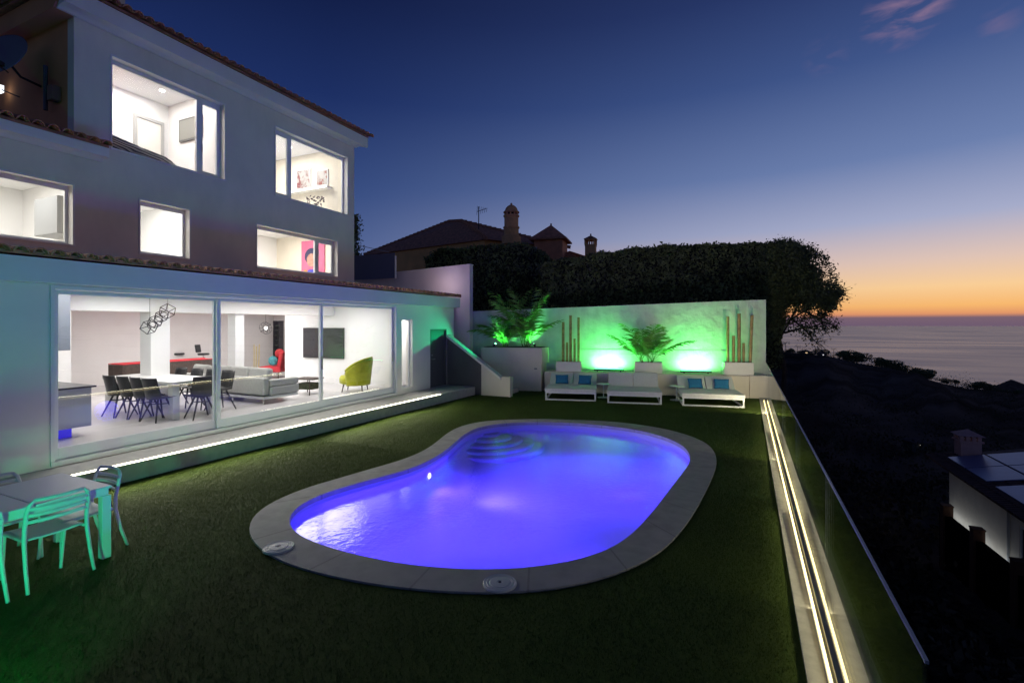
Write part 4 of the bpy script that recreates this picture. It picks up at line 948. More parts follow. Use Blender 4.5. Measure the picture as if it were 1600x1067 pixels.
# coffee table with record player
cf = thing('coffee_table', 'low dark coffee table with a plant beside the sofa', 'coffee table', (-10.6, 9.75, Z))
build('table_top', MB().obox((-10.6, 9.75, Z + .42), (.62, .5, .03), (0, 0, .2)), wood_dark, cf); build('shelf', MB().obox((-10.6, 9.75, Z + .22), (.5, .4, .16), (0, 0, .2)), M('crate_dark', (.05, .06, .03), .7, noise=.5, nscale=20), cf)
for a, b in ((-.25, -.2), (.25, -.2), (-.25, .2), (.25, .2)): build('leg', MB().tube([(-10.6 + a, 9.75 + b, Z + .41), (-10.6 + a * 1.15, 9.75 + b * 1.15, Z)], .014, 6), wood_dark, cf)
# red chair, billiard table, shelf, sticks, stools
rc = thing('lounge_chair', 'red lounge chair with patterned cushions at the back of the room', 'armchair', (-14.9, 12.2, Z), R(200))
build('seat', MB().box(-.4, .4, -.35, .35, .22, .42), red_fab, rc, world=False, bevel=.04); build('backrest', MB().obox((-.38, 0, .68), (.14, .7, .55), (0, R(-12), 0)), red_fab, rc, world=False, bevel=.04)
for a, b in ((-.3, -.3), (.3, -.3), (-.3, .3), (.3, .3)): build('leg', MB().tube([(a, b, .22), (a, b, 0)], .018, 6), wood_dark, rc, world=False)
m = MB().ball((-14.75, 12.0, Z + .62), (.2, .12, .17)); single('cushion', m, M('cushion_teal', (.05, .22, .25), .9, noise=.6, nscale=14), 'patterned teal cushion on the red lounge chair', 'cushion', smooth=True)
m = MB().ball((-14.95, 12.45, Z + .85), (.22, .12, .17)); single('cushion', m, red_fab, 'plain red cushion high on the lounge chair', 'cushion', smooth=True)
bt = thing('billiard_table', 'dark billiard table with red cloth at the back of the room', 'billiard table', (-15.8, 8.9, Z))
build('body', MB().box(-15.9, -15.2, 7.6, 10.3, Z + .40, Z + .78), wood_dark, bt, bevel=.01); build('cloth', MB().box(-15.86, -15.24, 7.66, 10.24, Z + .781, Z + .79), red_fab, bt)
build('cushion_rail', MB().box(-15.9, -15.84, 7.6, 10.3, Z + .791, Z + .81).box(-15.26, -15.2, 7.6, 10.3, Z + .791, Z + .81), red_fab, bt)
for a in (-15.85, -15.4):
    for b in (7.8, 9.95): build('leg', MB().box(a, a + .16, b, b + .16, Z, Z + .399), wood_dark, bt)
sh = thing('wine_shelf', 'tall narrow dark bottle shelf at the back of the room', 'shelf', (-16.2, 13.9, Z)); 
pq = FY(433, 540, 14.1); pr_ = FY(443, 540, 14.1)
build('frame', MB().box(pq.x, pq.x + .03, 13.9, 14.1, Z, 2.55).box(pr_.x - .03, pr_.x, 13.9, 14.1, Z, 2.55).box(pq.x + .03, pr_.x - .03, 14.08, 14.1, Z, 2.55), dark_metal, sh)
for k in range(9): build('bottle', MB().tube([(pq.x + .05, 13.98, .75 + k * .2), (pr_.x - .05, 13.98, .75 + k * .2)], .035, 8), M('bottle_glass', (.03, .04, .03), .15), sh)
dv = thing('decorative_reeds', 'bunch of yellow reed sticks standing behind the sofa', 'decoration', FY(400, 560, 12.6))
for k, x in enumerate((397, 400, 404)): p = FY(x, 538 + 3 * (k % 2), 12.6); build('reed', MB().tube([(p.x, 12.6, Z), (p.x + .02 * k, 12.6, p.z)], .014, 6), M('reed', (.55, .42, .10), .7), dv)
for i, (px_, py_, lb) in enumerate(((279, 556, 'small dark bar stool standing behind the billiard table'), (318, 556, 'dark bar stool with round back near the mullion'))):
    p = D(px_, py_, 17.2 - i * .1); t = thing('bar_stool', lb, 'stool', (p.x, p.y, Z), 0, 'dark bar stools at the back wall')
    build('seat', MB().lathe((0, 0, 0), [(.17, .82), (.19, .86), (.16, .89)], 16), black_plastic, t, world=False); build('backrest', MB().obox((-.15, -.1, 1.05), (.05, .3, .28), (0, -.15, .5)), black_plastic, t, world=False, bevel=.02)
    build('post', MB().tube([(0, 0, 0), (0, 0, .82)], .02, 8), steel, t, world=False); build('base', MB().lathe((0, 0, 0), [(.2, 0), (.2, .015), (.03, .03)], 18), steel, t, world=False)
# upstairs contents
def bx(name, mb, mat, lb, cat, **k): return single(name, mb, mat, lb, cat, **k)
hm = FX(290, 190, -12.2)
t = thing('wall_screen', 'grey screen on the bedroom side wall upstairs', 'television', (-12.5, 7.79, 7.1))
build('bezel', MB().box(-12.97, -12.08, 7.75, 7.798, 7.08, 7.65), M('screen_frame', (.12, .12, .11), .4), t); build('screen', MB().box(-12.93, -12.12, 7.745, 7.749, 7.12, 7.61), M('screen_grey', (.25, .25, .22), .3), t)
bd = thing('bed', 'low bed with dark wavy striped cover behind the upstairs left window', 'bed', (-12.4, 6.2, 5.58))
build('mattress', MB().box(-13.4, -11.75, 5.2, 6.9, 5.6, 5.95), cushion_w, bd, bevel=.06)
def wavy_mat():
    m = M('wavy_cover', (.6, .6, .6), .9); t = m.node_tree; w = t.nodes.new('ShaderNodeTexWave'); w.inputs['Scale'].default_value = 2.2; w.inputs['Distortion'].default_value = 6; w.inputs['Detail'].default_value = 1
    tcn = t.nodes.new('ShaderNodeTexCoord'); t.links.new(tcn.outputs['Object'], w.inputs[0]); r = t.nodes.new('ShaderNodeValToRGB'); t.links.new(w.outputs[0], r.inputs[0])
    e = r.color_ramp.elements; e[0].position = .35; e[0].color = (.06, .06, .09, 1); e[1].position = .55; e[1].color = (.6, .6, .6, 1); t.links.new(r.outputs[0], t.nodes['Principled BSDF'].inputs['Base Color']); return m
build('cover', MB().grid(lambda u, v: (-13.4 + 1.85 * u, 5.2 + 1.65 * v, 5.99 + (.36 - .26 * v) * u ** .5 * (1 if v < .9 else (1 - v) * 10) + .015 * math.sin(u * 9 + v * 5)), 20, 14), wavy_mat(), bd, smooth=True, solid=.02)
def art_mat(name, cols, seed, sc=3):
    m = bpy.data.materials.new(name); m.use_nodes = True; t = m.node_tree; b = t.nodes['Principled BSDF']; tcn = t.nodes.new('ShaderNodeTexCoord')
    mp = t.nodes.new('ShaderNodeMapping'); mp.inputs['Location'].default_value = (seed, seed, seed); t.links.new(tcn.outputs['Object'], mp.inputs[0])
    n = t.nodes.new('ShaderNodeTexNoise'); n.inputs['Scale'].default_value = sc; n.inputs['Distortion'].default_value = 1.2; t.links.new(mp.outputs[0], n.inputs[0])
    r = t.nodes.new('ShaderNodeValToRGB'); t.links.new(n.outputs[0], r.inputs[0]); e = r.color_ramp.elements; e[0].position = .36; e[0].color = (*cols[0], 1); e[1].position = .56; e[1].color = (*cols[-1], 1)
    for i, c in enumerate(cols[1:-1]): x = e.new(.42 + .05 * i); x.color = (*c, 1)
    t.links.new(r.outputs[0], b.inputs['Base Color']); MATS[name] = m; return m
for (xa_, xb_, zc, hh_, lb, cols, sd_) in ((-13.5, -12.86, 7.30, .60, 'larger flower print on the upstairs right room wall', [(.22, .06, .06), (.30, .24, .22), (.42, .40, .38)], 1.3), (-12.6, -12.08, 7.24, .46, 'smaller flower print on the upstairs right room wall', [(.25, .06, .04), (.34, .27, .24), (.44, .42, .40)], 4.1)):
    t = thing('wall_picture', lb, 'picture', ((xa_ + xb_) / 2, 11.93, zc), 0, 'flower prints in the upstairs room')
    build('frame', MB().box(xa_, xb_, 11.90, 11.938, zc - hh_ / 2 - .03, zc + hh_ / 2 + .03), frame_white, t); build('print', MB().box(xa_ + .03, xb_ - .03, 11.893, 11.899, zc - hh_ / 2, zc + hh_ / 2), art_mat('art%d' % int(sd_), cols, sd_, 5), t)
t = thing('wall_shelf', 'white shelf with glowing light line under the flower prints', 'shelf', (-13, 11.8, 6.8)); build('board', MB().box(-13.9, -11.9, 11.70, 11.938, 6.83, 6.89), white_smooth, t); build('light_line', MB().box(-13.85, -11.95, 11.69, 11.699, 6.835, 6.885), MATS.get('soft_line') or emitmat('soft_line', (1, 1, .95), 3), t)
fl = MB()
for k in range(40):
    c = FX(random.uniform(478, 506), random.uniform(306, 320), -12.0 + random.uniform(-.15, .15)); fl.obox(c, (.05, .012, .05), (random.random() * 3, random.random() * 3, 0))
for k in range(6):
    c = FX(480 + 4.5 * k, 318, -12.0); fl.tube([c, (c.x, c.y, 5.85)], .006, 4)
t = thing('vase_of_flowers', 'dark dried flowers standing behind the upstairs right window', 'flowers', (-12.0, FX(492, 320, -12).y, 5.58)); build('blossoms', fl, M('dried', (.12, .09, .09), .8), t); build('vase', MB().lathe((-12.0, FX(492, 320, -12).y, 5.58), [(.08, 0), (.12, .1), (.05, .27), (.06, .3)], 16), white_smooth, t)
# portrait in the first floor right window: a plain generic stand-in
pt = thing('wall_painting', 'colourful painting of a dark haired head on pink in the first floor window', 'painting', (-12.5, 10.9, 4.4))
Yp = 11.93; pL, pR = FY(472, 400, Yp).x, FY(508, 400, Yp).x
build('canvas', MB().box(pL, pR, Yp - .03, Yp, 3.6, 5.2), M('canvas_pink', (.62, .14, .26), .8, noise=.1, nscale=3), pt)
cxp = (pL * .55 + pR * .45); sc_ = (pR - pL)
def disc(cx_, cz_, rx, rz_, dy, mat, nm):
    n = 24; m = MB(); a = [(cx_ + rx * math.cos(t_), cz_ + rz_ * math.sin(t_)) for t_ in np.linspace(0, 6.283, n, endpoint=False)]; build(nm, yprism(a, Yp - .03 - dy - .003, Yp - .03 - dy), mat, pt)
disc(cxp, 4.68, .30 * sc_, .27, .002, M('p_navy', (.03, .03, .09), .8), 'painted_hair'); disc(cxp, 4.55, .2 * sc_, .22, .008, M('p_skin', (.50, .27, .20), .8, noise=.3, nscale=9), 'painted_face'); disc(cxp, 3.98, .36 * sc_, .26, .005, M('p_blue', (.08, .08, .5), .8), 'painted_shoulders')
disc(cxp - .25 * sc_, 4.12, .10 * sc_, .12, .012, M('p_orange', (.7, .25, .05), .8), 'painted_patch')
t = thing('wall_cabinet', 'grey cabinet on the wall behind the first floor left window', 'cabinet', (-12.0, 5.2, 4.4))
build('body', MB().box(-13.0, -12.1, 4.95, 5.298, 4.2, 4.95), M('cab_grey', (.30, .31, .31), .5), t); build('door', MB().box(-13.0, -12.1, 4.93, 4.949, 4.21, 4.94), MATS['cab_grey'], t)

# satellite dish etc. on the orange side wall
dish = thing('satellite_dish', 'dark satellite dish on the orange side wall', 'satellite dish', FY(22, 115, 4.7))
c = FY(10, 92, 4.30)
prof = [(.02, 0), (.16, .012), (.32, .045), (.47, .10), (.49, .105), (.47, .11)]
dm = MB().lathe((0, 0, 0), prof, 30).xf(Matrix.Translation(c) @ Vector((.35, -.85, .35)).to_track_quat('Z', 'Y').to_matrix().to_4x4())
build('reflector', dm, M('dish_grey', (.16, .15, .19), .6), dish, smooth=True)
build('arm', MB().tube([c + Vector((0, .02, -.25)), c + Vector((.62, -.30, -.42))], .014, 6).tube([c + Vector((-.1, .0, -.1)), c + Vector((.6, -.28, -.40))], .008, 6), dark_metal, dish)
build('receiver', MB().obox(c + Vector((.64, -.31, -.38)), (.07, .12, .07), (0, 0, .6)), dark_metal, dish)
build('bracket', MB().tube([c + Vector((0, .05, -.08)), c + Vector((0, .2, -.25)), (c.x, 4.8, c.z - .3)], .022, 8), dark_metal, dish)
wl = thing('wall_lamp', 'small lit lamp below the satellite dish', 'wall lamp', FY(-2, 138, 4.75)); pw = FY(-1, 139, 4.65)
build('shade', MB().box(pw.x - .08, pw.x + .06, pw.y - .05, pw.y + .05, pw.z - .07, pw.z + .07), emitmat('lamp_white', (.9, .95, 1), 1.6), wl); build('arm', MB().tube([pw, FY(30, 152, 4.8)], .012, 6), dark_metal, wl)
an = thing('wall_antenna', 'small rod antenna box on the orange side wall', 'antenna', FY(75, 165, 4.7)); pw = FY(66, 130, 4.65)
build('rod', MB().tube([(pw.x, 4.7, pw.z - .5), (pw.x, 4.7, pw.z + .35)], .035, 8), M('rod_grey', (.07, .08, .09), .6), an); build('box', MB().box(pw.x + .15, pw.x + .33, 4.66, 4.8, pw.z - .35, pw.z - .08), M('box_brown', (.2, .1, .06), .7), an)
build('bracket', MB().tube([(pw.x, 4.7, pw.z - .3), (pw.x + .25, 4.78, pw.z - .36)], .014, 6), dark_metal, an)

# ================================================================== NEIGHBOURS, HEDGES, TREES
def leaves(name, pts, size, mat, parent=None, jitter=.5, aspect=.6):
    n = len(pts); pts = np.asarray(pts); org = np.array(wmat(parent).translation) if parent is not None else np.zeros(3)
    a = rng.normal(size=(n, 3)); a /= np.linalg.norm(a, axis=1)[:, None]; b = np.cross(a, rng.normal(size=(n, 3))); b /= np.linalg.norm(b, axis=1)[:, None]
    sz = size * rng.uniform(1 - jitter, 1 + jitter, n)[:, None]; a = a * sz; b = b * sz * aspect; P0 = pts - org
    V = np.stack([P0 - a, P0 + b * .9 - a * .1, P0 + a, P0 - b * .9 - a * .1], 1).reshape(-1, 3)
    o = np_mesh(name, V, np.arange(n * 4).reshape(-1, 4), mat, 4)
    if parent is not None: o.parent = parent
    return o
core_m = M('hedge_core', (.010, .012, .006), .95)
def fbm(x, y):
    return (math.sin(x * 1.7 + y * 2.3) + .6 * math.sin(x * 4.1 - y * 3.1 + 1.3) + .4 * math.sin(x * 9.2 + y * 7.7 + .4) + .25 * math.sin(x * 19 + y * 13)) / 2.25
def hedge(top_px, d0, d1, thick, zbase, n, lb):
    """clipped hedge: top line given as surveyed points (x,y) at distance d"""
    xs = [p[0] for p in top_px]; ys = [p[1] for p in top_px]; xm_ = (xs[0] + xs[-1]) / 2
    dd = lambda x: d0 + (d1 - d0) * (x - xs[0]) / (xs[-1] - xs[0])
    t = thing('hedge', lb, 'hedge', (D(xm_, 507, dd(xm_)).x, D(xm_, 507, dd(xm_)).y, zbase))
    def cpt(u, v):  # v 0 bottom front, .65 top front, 1 top back
        x = xs[0] + (xs[-1] - xs[0]) * u; yt = np.interp(x, xs, ys) + 3.5; d = dd(x); top = D(x, yt, d)
        f = Vector((0, 0, 0)); back = Vector((-sn, cs, 0))
        if v < .65: k = v / .65; rd = .25 * (k ** 6); p = Vector((top.x, top.y, zbase + (top.z - zbase) * k)) + back * rd
        else: k = (v - .65) / .35; p = Vector((top.x, top.y, top.z - .15 * k)) + back * (.25 + thick * k)
        w = .09 * fbm(p.x * 1.6 + p.z, p.z * 1.8 + p.y); return p - back * w + Vector((0, 0, w * .7 if v > .5 else 0))
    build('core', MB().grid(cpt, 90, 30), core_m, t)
    pts = []
    for k in range(n):
        u, v = random.random(), random.random() ** .8
        p = cpt(u, v) + Vector((random.gauss(0, .05), random.gauss(0, .07) - .03, random.gauss(0, .05))); pts.append(p)
    leaves('leaves', pts, .065, leaf_dark, t); return t
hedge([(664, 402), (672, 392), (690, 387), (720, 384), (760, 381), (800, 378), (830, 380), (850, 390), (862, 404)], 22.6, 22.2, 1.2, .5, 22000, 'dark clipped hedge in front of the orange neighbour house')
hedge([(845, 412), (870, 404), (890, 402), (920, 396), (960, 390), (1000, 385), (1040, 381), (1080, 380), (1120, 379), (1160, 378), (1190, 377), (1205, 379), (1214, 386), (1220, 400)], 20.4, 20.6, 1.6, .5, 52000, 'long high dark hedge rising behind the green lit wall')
# tree at the hedge end, its right side loose against the sky
tr = thing('tree', 'dark wind shaped tree leaning out past the wall end against the sunset', 'tree', D(1222, 620, 20.9))
m = MB(); base = D(1222, 640, 20.9)
limbs = [[(1222, 640), (1226, 580), (1218, 530), (1214, 480), (1216, 420)], [(1218, 530), (1235, 500), (1258, 485), (1285, 480), (1306, 470)], [(1235, 500), (1250, 470), (1270, 440), (1280, 425)], [(1258, 486), (1280, 500), (1300, 508)], [(1226, 520), (1255, 512), (1285, 515)],
         [(1216, 470), (1235, 430), (1250, 405)], [(1285, 480), (1300, 462), (1312, 458)], [(1258, 486), (1275, 465), (1292, 452)], [(1240, 500), (1262, 520), (1275, 535)]]
for i, l in enumerate(limbs):
    r0 = .13 if i == 0 else .05; m.tube([D(x, y, 20.9 + .12 * i * (-1) ** i * (k / len(l))) for k, (x, y) in enumerate(l)], [r0 * (1 - .75 * k / (len(l) - 1)) for k in range(len(l))], 6)
for k in range(260):
    l = random.choice(limbs[1:]); i = random.randrange(1, len(l)); x, y = l[i]; a = random.uniform(-1.2, .9); q = random.uniform(8, 22)
    m.tube([D(x, y, 20.9), D(x + q * .5 * math.cos(a) + random.uniform(-3, 3), y + q * .5 * math.sin(a), 20.9 + random.uniform(-.3, .3)), D(x + q * math.cos(a), y + q * math.sin(a) + 2, 20.9 + random.uniform(-.6, .6))], [.010, .008, .005], 4, caps=False)
build('trunk', m, trunk_mat, tr)
pts = []
def blob(cx_, cy_, rx, ry, n, dz=.9, sh=1):
    for k in range(n):
        a = random.uniform(0, 6.283); r_ = random.random() ** .45; pts.append(D(cx_ + rx * r_ * math.cos(a), cy_ + ry * r_ * math.sin(a), 20.9 + random.uniform(-dz, dz) * math.sqrt(max(0, 1 - r_ * r_)) ))
for (a, b, c_, d_, n_) in ((1250, 425, 26, 34, 5000), (1262, 452, 24, 22, 2600), (1280, 462, 22, 13, 1300), (1294, 456, 16, 12, 700), (1228, 400, 30, 24, 6000), (1216, 452, 22, 34, 6000), (1212, 420, 34, 42, 9000), (1238, 412, 22, 28, 4500), (1208, 480, 22, 40, 5000), (1240, 450, 26, 26, 3800), (1262, 436, 16, 18, 1500), (1203, 515, 14, 22, 1500), (1268, 462, 14, 11, 900), (1284, 448, 11, 9, 550),
                           (1298, 462, 13, 8, 600), (1308, 458, 7, 9, 260), (1285, 474, 14, 7, 420), (1300, 478, 10, 6, 260), (1252, 480, 14, 9, 500), (1255, 400, 9, 8, 300), (1250, 392, 8, 6, 160), (1276, 428, 8, 7, 220), (1235, 386, 14, 6, 400), (1285, 508, 12, 3, 90), (1300, 512, 9, 3, 60), (1262, 497, 16, 5, 140), (1225, 505, 14, 10, 300)): blob(a, b, c_, d_, n_)
for k in range(60):   # small outer sprays
    a = random.uniform(-1.4, .75); rx_ = random.uniform(.92, 1.06); blob(1235 + 70 * rx_ * math.cos(a) * .98, 448 + 68 * rx_ * math.sin(a) * .95, random.uniform(2, 6), random.uniform(2, 4), 28, .3)
pts = [p + Vector((random.gauss(0, .10), random.gauss(0, .14), random.gauss(0, .085))) for p in pts]
for l in limbs[1:]:
    for k in range(420):
        i = random.randrange(1, len(l)); f_ = random.random(); x_ = l[i - 1][0] + (l[i][0] - l[i - 1][0]) * f_; y_ = l[i - 1][1] + (l[i][1] - l[i - 1][1]) * f_
        if x_ > 1245: pts.append(D(x_ + random.gauss(0, 9), y_ + random.gauss(-3, 8), 20.9 + random.gauss(0, .4)))
leaves('crown', pts, .05, leaf_dark, tr)

# neighbour's orange house
nh = thing('neighbour_house', 'orange house with low tiled roof behind the left hedge', 'house', D(700, 507, 30) - Vector((0, 0, 2)))
def wallpoly(pts4, mat, nm, par): build(nm, MB().add(pts4, [tuple(range(len(pts4)))]), mat, par, solid=.2)
dA, dB, dC = 34, 28, 31
A_, B_, C_ = D(578, 388, dA), D(757, 372, dB), D(880, 392, dC)
zg = -1
zE = B_.z; A_.z = zE - .0; A2 = D(578, 384, dA)
wb = [(A_.x, A_.y), (B_.x, B_.y), (C_.x, C_.y), ((A_.x + C_.x - B_.x), (A_.y + C_.y - B_.y))]
build('wall', MB().prism(wb, zg, lambda p: float(zE - .12)), neigh_wall, nh)
ctr = Vector(((wb[0][0] + wb[2][0]) / 2, (wb[0][1] + wb[2][1]) / 2, 0)); out_ = lambda p, k=1.07: ((p[0] - ctr.x) * k + ctr.x, (p[1] - ctr.y) * k + ctr.y, zE - .12)
rr_ = [out_(p) for p in wb]
pk = D(722, 346, 31.5); pk2 = D(700, 347, 34.0)
rf = MB().add(rr_ + [tuple(pk), tuple(pk2)], [(0, 1, 4, 5), (1, 2, 4), (2, 3, 5, 4), (3, 0, 5), (3, 2, 1, 0)])
rfo = build('roof', rf, terracotta, nh)
for (a, b) in ((rr_[1], pk), (rr_[0], pk2), (rr_[2], pk), (pk, pk2)):
    k = 22; a, b = Vector(a), Vector(b); mm_ = MB()
    for i in range(k): mm_.tube([a.lerp(b, i / k) + Vector((0, 0, .05)), a.lerp(b, (i + 1.1) / k) + Vector((0, 0, .02))], [.12, .09], 6)
    build('ridge_tiles', mm_, terracotta, rfo)
# round domed chimney
p = D(799, 382, 27); k_ = 27 / F_PX
pr = lambda h, r_: (r_ * k_, (382 - h) * k_)
ch = build('chimney', MB().lathe(p, [pr(382, 15), pr(370, 15), pr(370, 13), pr(367, 11.5), pr(357.5, 11.5), pr(357, 12.8), pr(355, 12.8), pr(354.5, 11), pr(340, 11), pr(339, 12.5), pr(337, 12.5), pr(336.5, 10.5)], 28), M('chimney_render', (.75, .40, .17), .85, noise=.15, nscale=4), nh, smooth=False)
cp_ = MB()
for k in range(10):
    a = 2 * math.pi * k / 10; cp_.box(-.0, 0, 0, 0, 0, 0) if False else cp_.tube([p + Vector((math.cos(a) * 10 * k_, math.sin(a) * 10 * k_, (382 - 337) * k_)), p + Vector((math.cos(a) * 10 * k_, math.sin(a) * 10 * k_, (382 - 332.5) * k_))], .045, 4)
build('vents', cp_, MATS['chimney_render'], ch)
build('cap', MB().lathe(p, [pr(333, 12.5), pr(331.5, 12.5), pr(330, 10.5), pr(326, 9), pr(323, 6.5), pr(321, 3.5), pr(320.4, 1.5), pr(318, 1.6), pr(317.3, .5)], 28), MATS['chimney_render'], ch)
build('core', MB().lathe(p, [pr(339, 6), pr(331, 6)], 12), core_m, ch)
# pyramid roofed tower
p = D(861, 410, 29); k_ = 29 / F_PX; rzt = TH * .35
def pyr(mb, c, hw, z0, z1, rz): 
    cc_, ss_ = math.cos(rz), math.sin(rz); q = [(a * hw * cc_ - b * hw * ss_, a * hw * ss_ + b * hw * cc_) for a, b in ((-1, -1), (1, -1), (1, 1), (-1, 1))]
    return mb.add([(c.x + a, c.y + b, z0) for a, b in q] + [(c.x, c.y, z1)], [(0, 1, 2, 3), (0, 1, 4), (1, 2, 4), (2, 3, 4), (3, 0, 4)])
def sqr(mb, c, hw, z0, z1, rz): return mb.obox((c.x, c.y, (z0 + z1) / 2), (2 * hw, 2 * hw, z1 - z0), (0, 0, rz))
zz = lambda y: H + (HY - y) * k_
tw = build('tower', sqr(MB(), p, 22 * k_, zg, zz(378), rzt), M('tower_render', (.62, .27, .14), .85, noise=.15, nscale=3), nh)
build('roof', pyr(MB(), p, 28 * k_, zz(376), zz(351.5), rzt), M('tower_tiles', (.62, .26, .15), .85, noise=.3, nscale=5), tw); build('eave', sqr(MB(), p, 28.5 * k_, zz(378.5), zz(376), rzt), terracotta, tw); build('finial', MB().tube([(p.x, p.y, zz(353)), (p.x, p.y, zz(349.5))], .05, 6), terracotta, tw)
p = D(923, 405, 26); k_ = 26 / F_PX
t2 = build('chimney', sqr(MB(), p, 8 * k_, zg, zz(385), rzt), MATS['chimney_render'], nh)
m = MB(); sqr(m, p, 8.6 * k_, zz(385), zz(383), rzt); sqr(m, p, 9 * k_, zz(376.3), zz(374.5), rzt)
for a, b in ((-1, -1), (0, -1), (1, -1), (1, 0), (1, 1), (0, 1), (-1, 1), (-1, 0)):
    q = p + Vector((a * 7 * k_, b * 7 * k_, 0)); m.box(q.x - .035, q.x + .035, q.y - .035, q.y + .035, zz(383), zz(376.3))
build('lantern', m, MATS['chimney_render'], t2); build('cap', pyr(MB(), p, 10 * k_, zz(374.5), zz(367.8), rzt), terracotta, t2); build('finial', MB().tube([(p.x, p.y, zz(368)), (p.x, p.y, zz(365.5))], .04, 6), terracotta, t2)
build('lower_roof', roof_slab([tuple(D(880, 396, 29)), tuple(D(890, 392, 29)), tuple(D(915, 400, 28)), tuple(D(915, 412, 28)), tuple(D(880, 412, 29))]), terracotta, nh)
ta = thing('roof_antenna', 'thin television antenna on the neighbour roof ridge', 'antenna', D(750, 352, 29)); pa_ = lambda x, y: D(x, y, 29)
m = MB().tube([pa_(748, 358), pa_(748, 323)], .03, 5).tube([pa_(745, 331), pa_(760, 326)], .02, 4)
build('mast', m, dark_metal, ta); m = MB()
for x in (745, 748, 751, 754, 757, 760): m.tube([pa_(x, 336 - (x - 745) * .3), pa_(x + 1, 322 + (x - 745) * .2)], .014, 4)
build('elements', m, dark_metal, ta)
# dark cypress / tree just right of the villa corner
tk = thing('conifer', 'dark tree peeking out behind the villa corner', 'tree', D(550, 507, 26)); pts = []
for k in range(2500):
    y_ = random.uniform(335, 440); pts.append(D(552 + random.gauss(0, 4 + (y_ - 335) * .04), y_, 26 + random.uniform(-.5, .5)))
leaves('crown', pts, .07, leaf_dark, tk); build('trunk', MB().tube([D(551, 520, 26), D(551, 350, 26)], [.12, .04], 6), trunk_mat, tk)

# neighbour's white house down the slope
wh = thing('white_house', 'white house with solar panels down the slope beyond the fence', 'house', (12, 28, -8))
wy0, wy1 = 22.0, 32.5; wz0, wz1 = -9, -4.95
build('wall', panel('x', 10.3 - .0, 10.55, wy0, wy1, wz0, wz1, [(23.3, 25.7, -7.3, -5.5)]), white_render, wh)
build('wall', MB().box(10.551, 19, wy1 - .25, wy1, wz0, wz1), white_render, wh); build('wall', MB().box(10.551, 19, wy0, wy0 + .25, wz0, wz1), white_render, wh); build('wall', MB().box(18.8, 19, wy0 + .25, wy1 - .25, wz0, wz1), white_render, wh)
wn = build('window', MB().box(10.32, 10.40, 23.3, 23.4, -7.3, -5.5).box(10.32, 10.40, 25.6, 25.7, -7.3, -5.5).box(10.32, 10.40, 23.4, 25.6, -7.3, -7.2).box(10.32, 10.40, 23.4, 25.6, -5.6, -5.5), frame_white, wh); build('pane', MB().box(10.36, 10.37, 23.35, 25.65, -7.25, -5.55), M('dark_pane', (.02, .02, .04), .1), wn)
build('downpipe', MB().tube([(10.27, 26.45, -9), (10.27, 26.45, -4.95)], .05, 8), alu, wh)
rise = .20
def rp(x, y): return (x, y, -4.85 + (x - 9.75) * rise)
rw = build('roof', roof_slab([rp(9.75, 21.6), rp(9.75, 33.9), rp(14.5, 33.9), rp(14.5, 21.6)]), M('dark_tiles', (.10, .055, .045), .85, noise=.35, nscale=3), wh)
build('tile_row', tiles((9.72, 21.7, -4.84), (9.72, 33.8, -4.84), (1, 0, 0), rise, rows=4, sp=.24, r=.1), MATS['dark_tiles'], rw)
build('roof', roof_slab([rp(14.5, 21.6), rp(14.5, 33.9), (19.4, 33.9, -4.85), (19.4, 21.6, -4.85)]), MATS['dark_tiles'], wh)
c4 = (11.3, 33.25); chn = build('chimney', MB().box(c4[0] - .42, c4[0] + .42, c4[1] - .42, c4[1] + .42, -5, -3.75), M('pink_render', (.60, .36, .31), .85, noise=.12, nscale=4), wh)
m = MB().box(c4[0] - .5, c4[0] + .5, c4[1] - .5, c4[1] + .5, -3.749, -3.68); 
for a in (-.36, -.12, .12, .36):
    for b in (-.36, .36): m.box(c4[0] + a - .09, c4[0] + a + .06, c4[1] + b - .06, c4[1] + b + .06, -3.679, -3.42)
build('lantern', m, MATS['pink_render'], chn); build('cap', pyr(MB(), Vector((c4[0], c4[1], 0)), .56, -3.42, -3.12, 0), MATS['pink_render'], chn)
panel_m = M('solar', (.15, .18, .36), .3, noise=.08, nscale=2, metal=.1)
for i, (xa_, xb_, ya_, yb_) in enumerate(((10.3, 11.75, 24.2, 27.6), (10.3, 11.75, 28.4, 30.5), (10.3, 11.75, 30.6, 32.7), (11.85, 13.3, 24.2, 27.6), (11.85, 13.3, 28.4, 30.5), (11.85, 13.3, 30.6, 32.7))):
    f_ = lambda x, dz: -4.85 + (x - 9.75) * rise + dz
    m = MB().add([(xa_, ya_, f_(xa_, .12)), (xb_, ya_, f_(xb_, .12)), (xb_, yb_, f_(xb_, .12)), (xa_, yb_, f_(xa_, .12)), (xa_, ya_, f_(xa_, .17)), (xb_, ya_, f_(xb_, .17)), (xb_, yb_, f_(xb_, .17)), (xa_, yb_, f_(xa_, .17))], [(3, 2, 1, 0), (4, 5, 6, 7), (0, 1, 5, 4), (1, 2, 6, 5), (2, 3, 7, 6), (3, 0, 4, 7)])
    build('solar_panel', m, panel_m, wh)
lamp('AREA', 'yard_fill', (9.95, 28.8, -7.5), 11, (.85, .92, 1), 7, (10.3, 28.8, -7.0), sy=.2)  # added fill behind the yard wall, no fixture, brightens the white house
P1, P2 = D(1474, 798, 24.2), D(1600, 903, 18.0); P1.z = P2.z = -7.0; du = (P2 - P1).normalized(); nn_ = Vector((-du.y, du.x, 0)) * .13; Pa, Pb = P1 - du * .1, P2 + du * 4
single('yard_wall', MB().prism([tuple((Pa + nn_)[:2]), tuple((Pb + nn_)[:2]), tuple((Pb - nn_)[:2]), tuple((Pa - nn_)[:2])], -11, -7.0), M('yard_dark', (.012, .010, .010), .95, spec=0), 'dark low yard wall in front of the white house', 'wall')
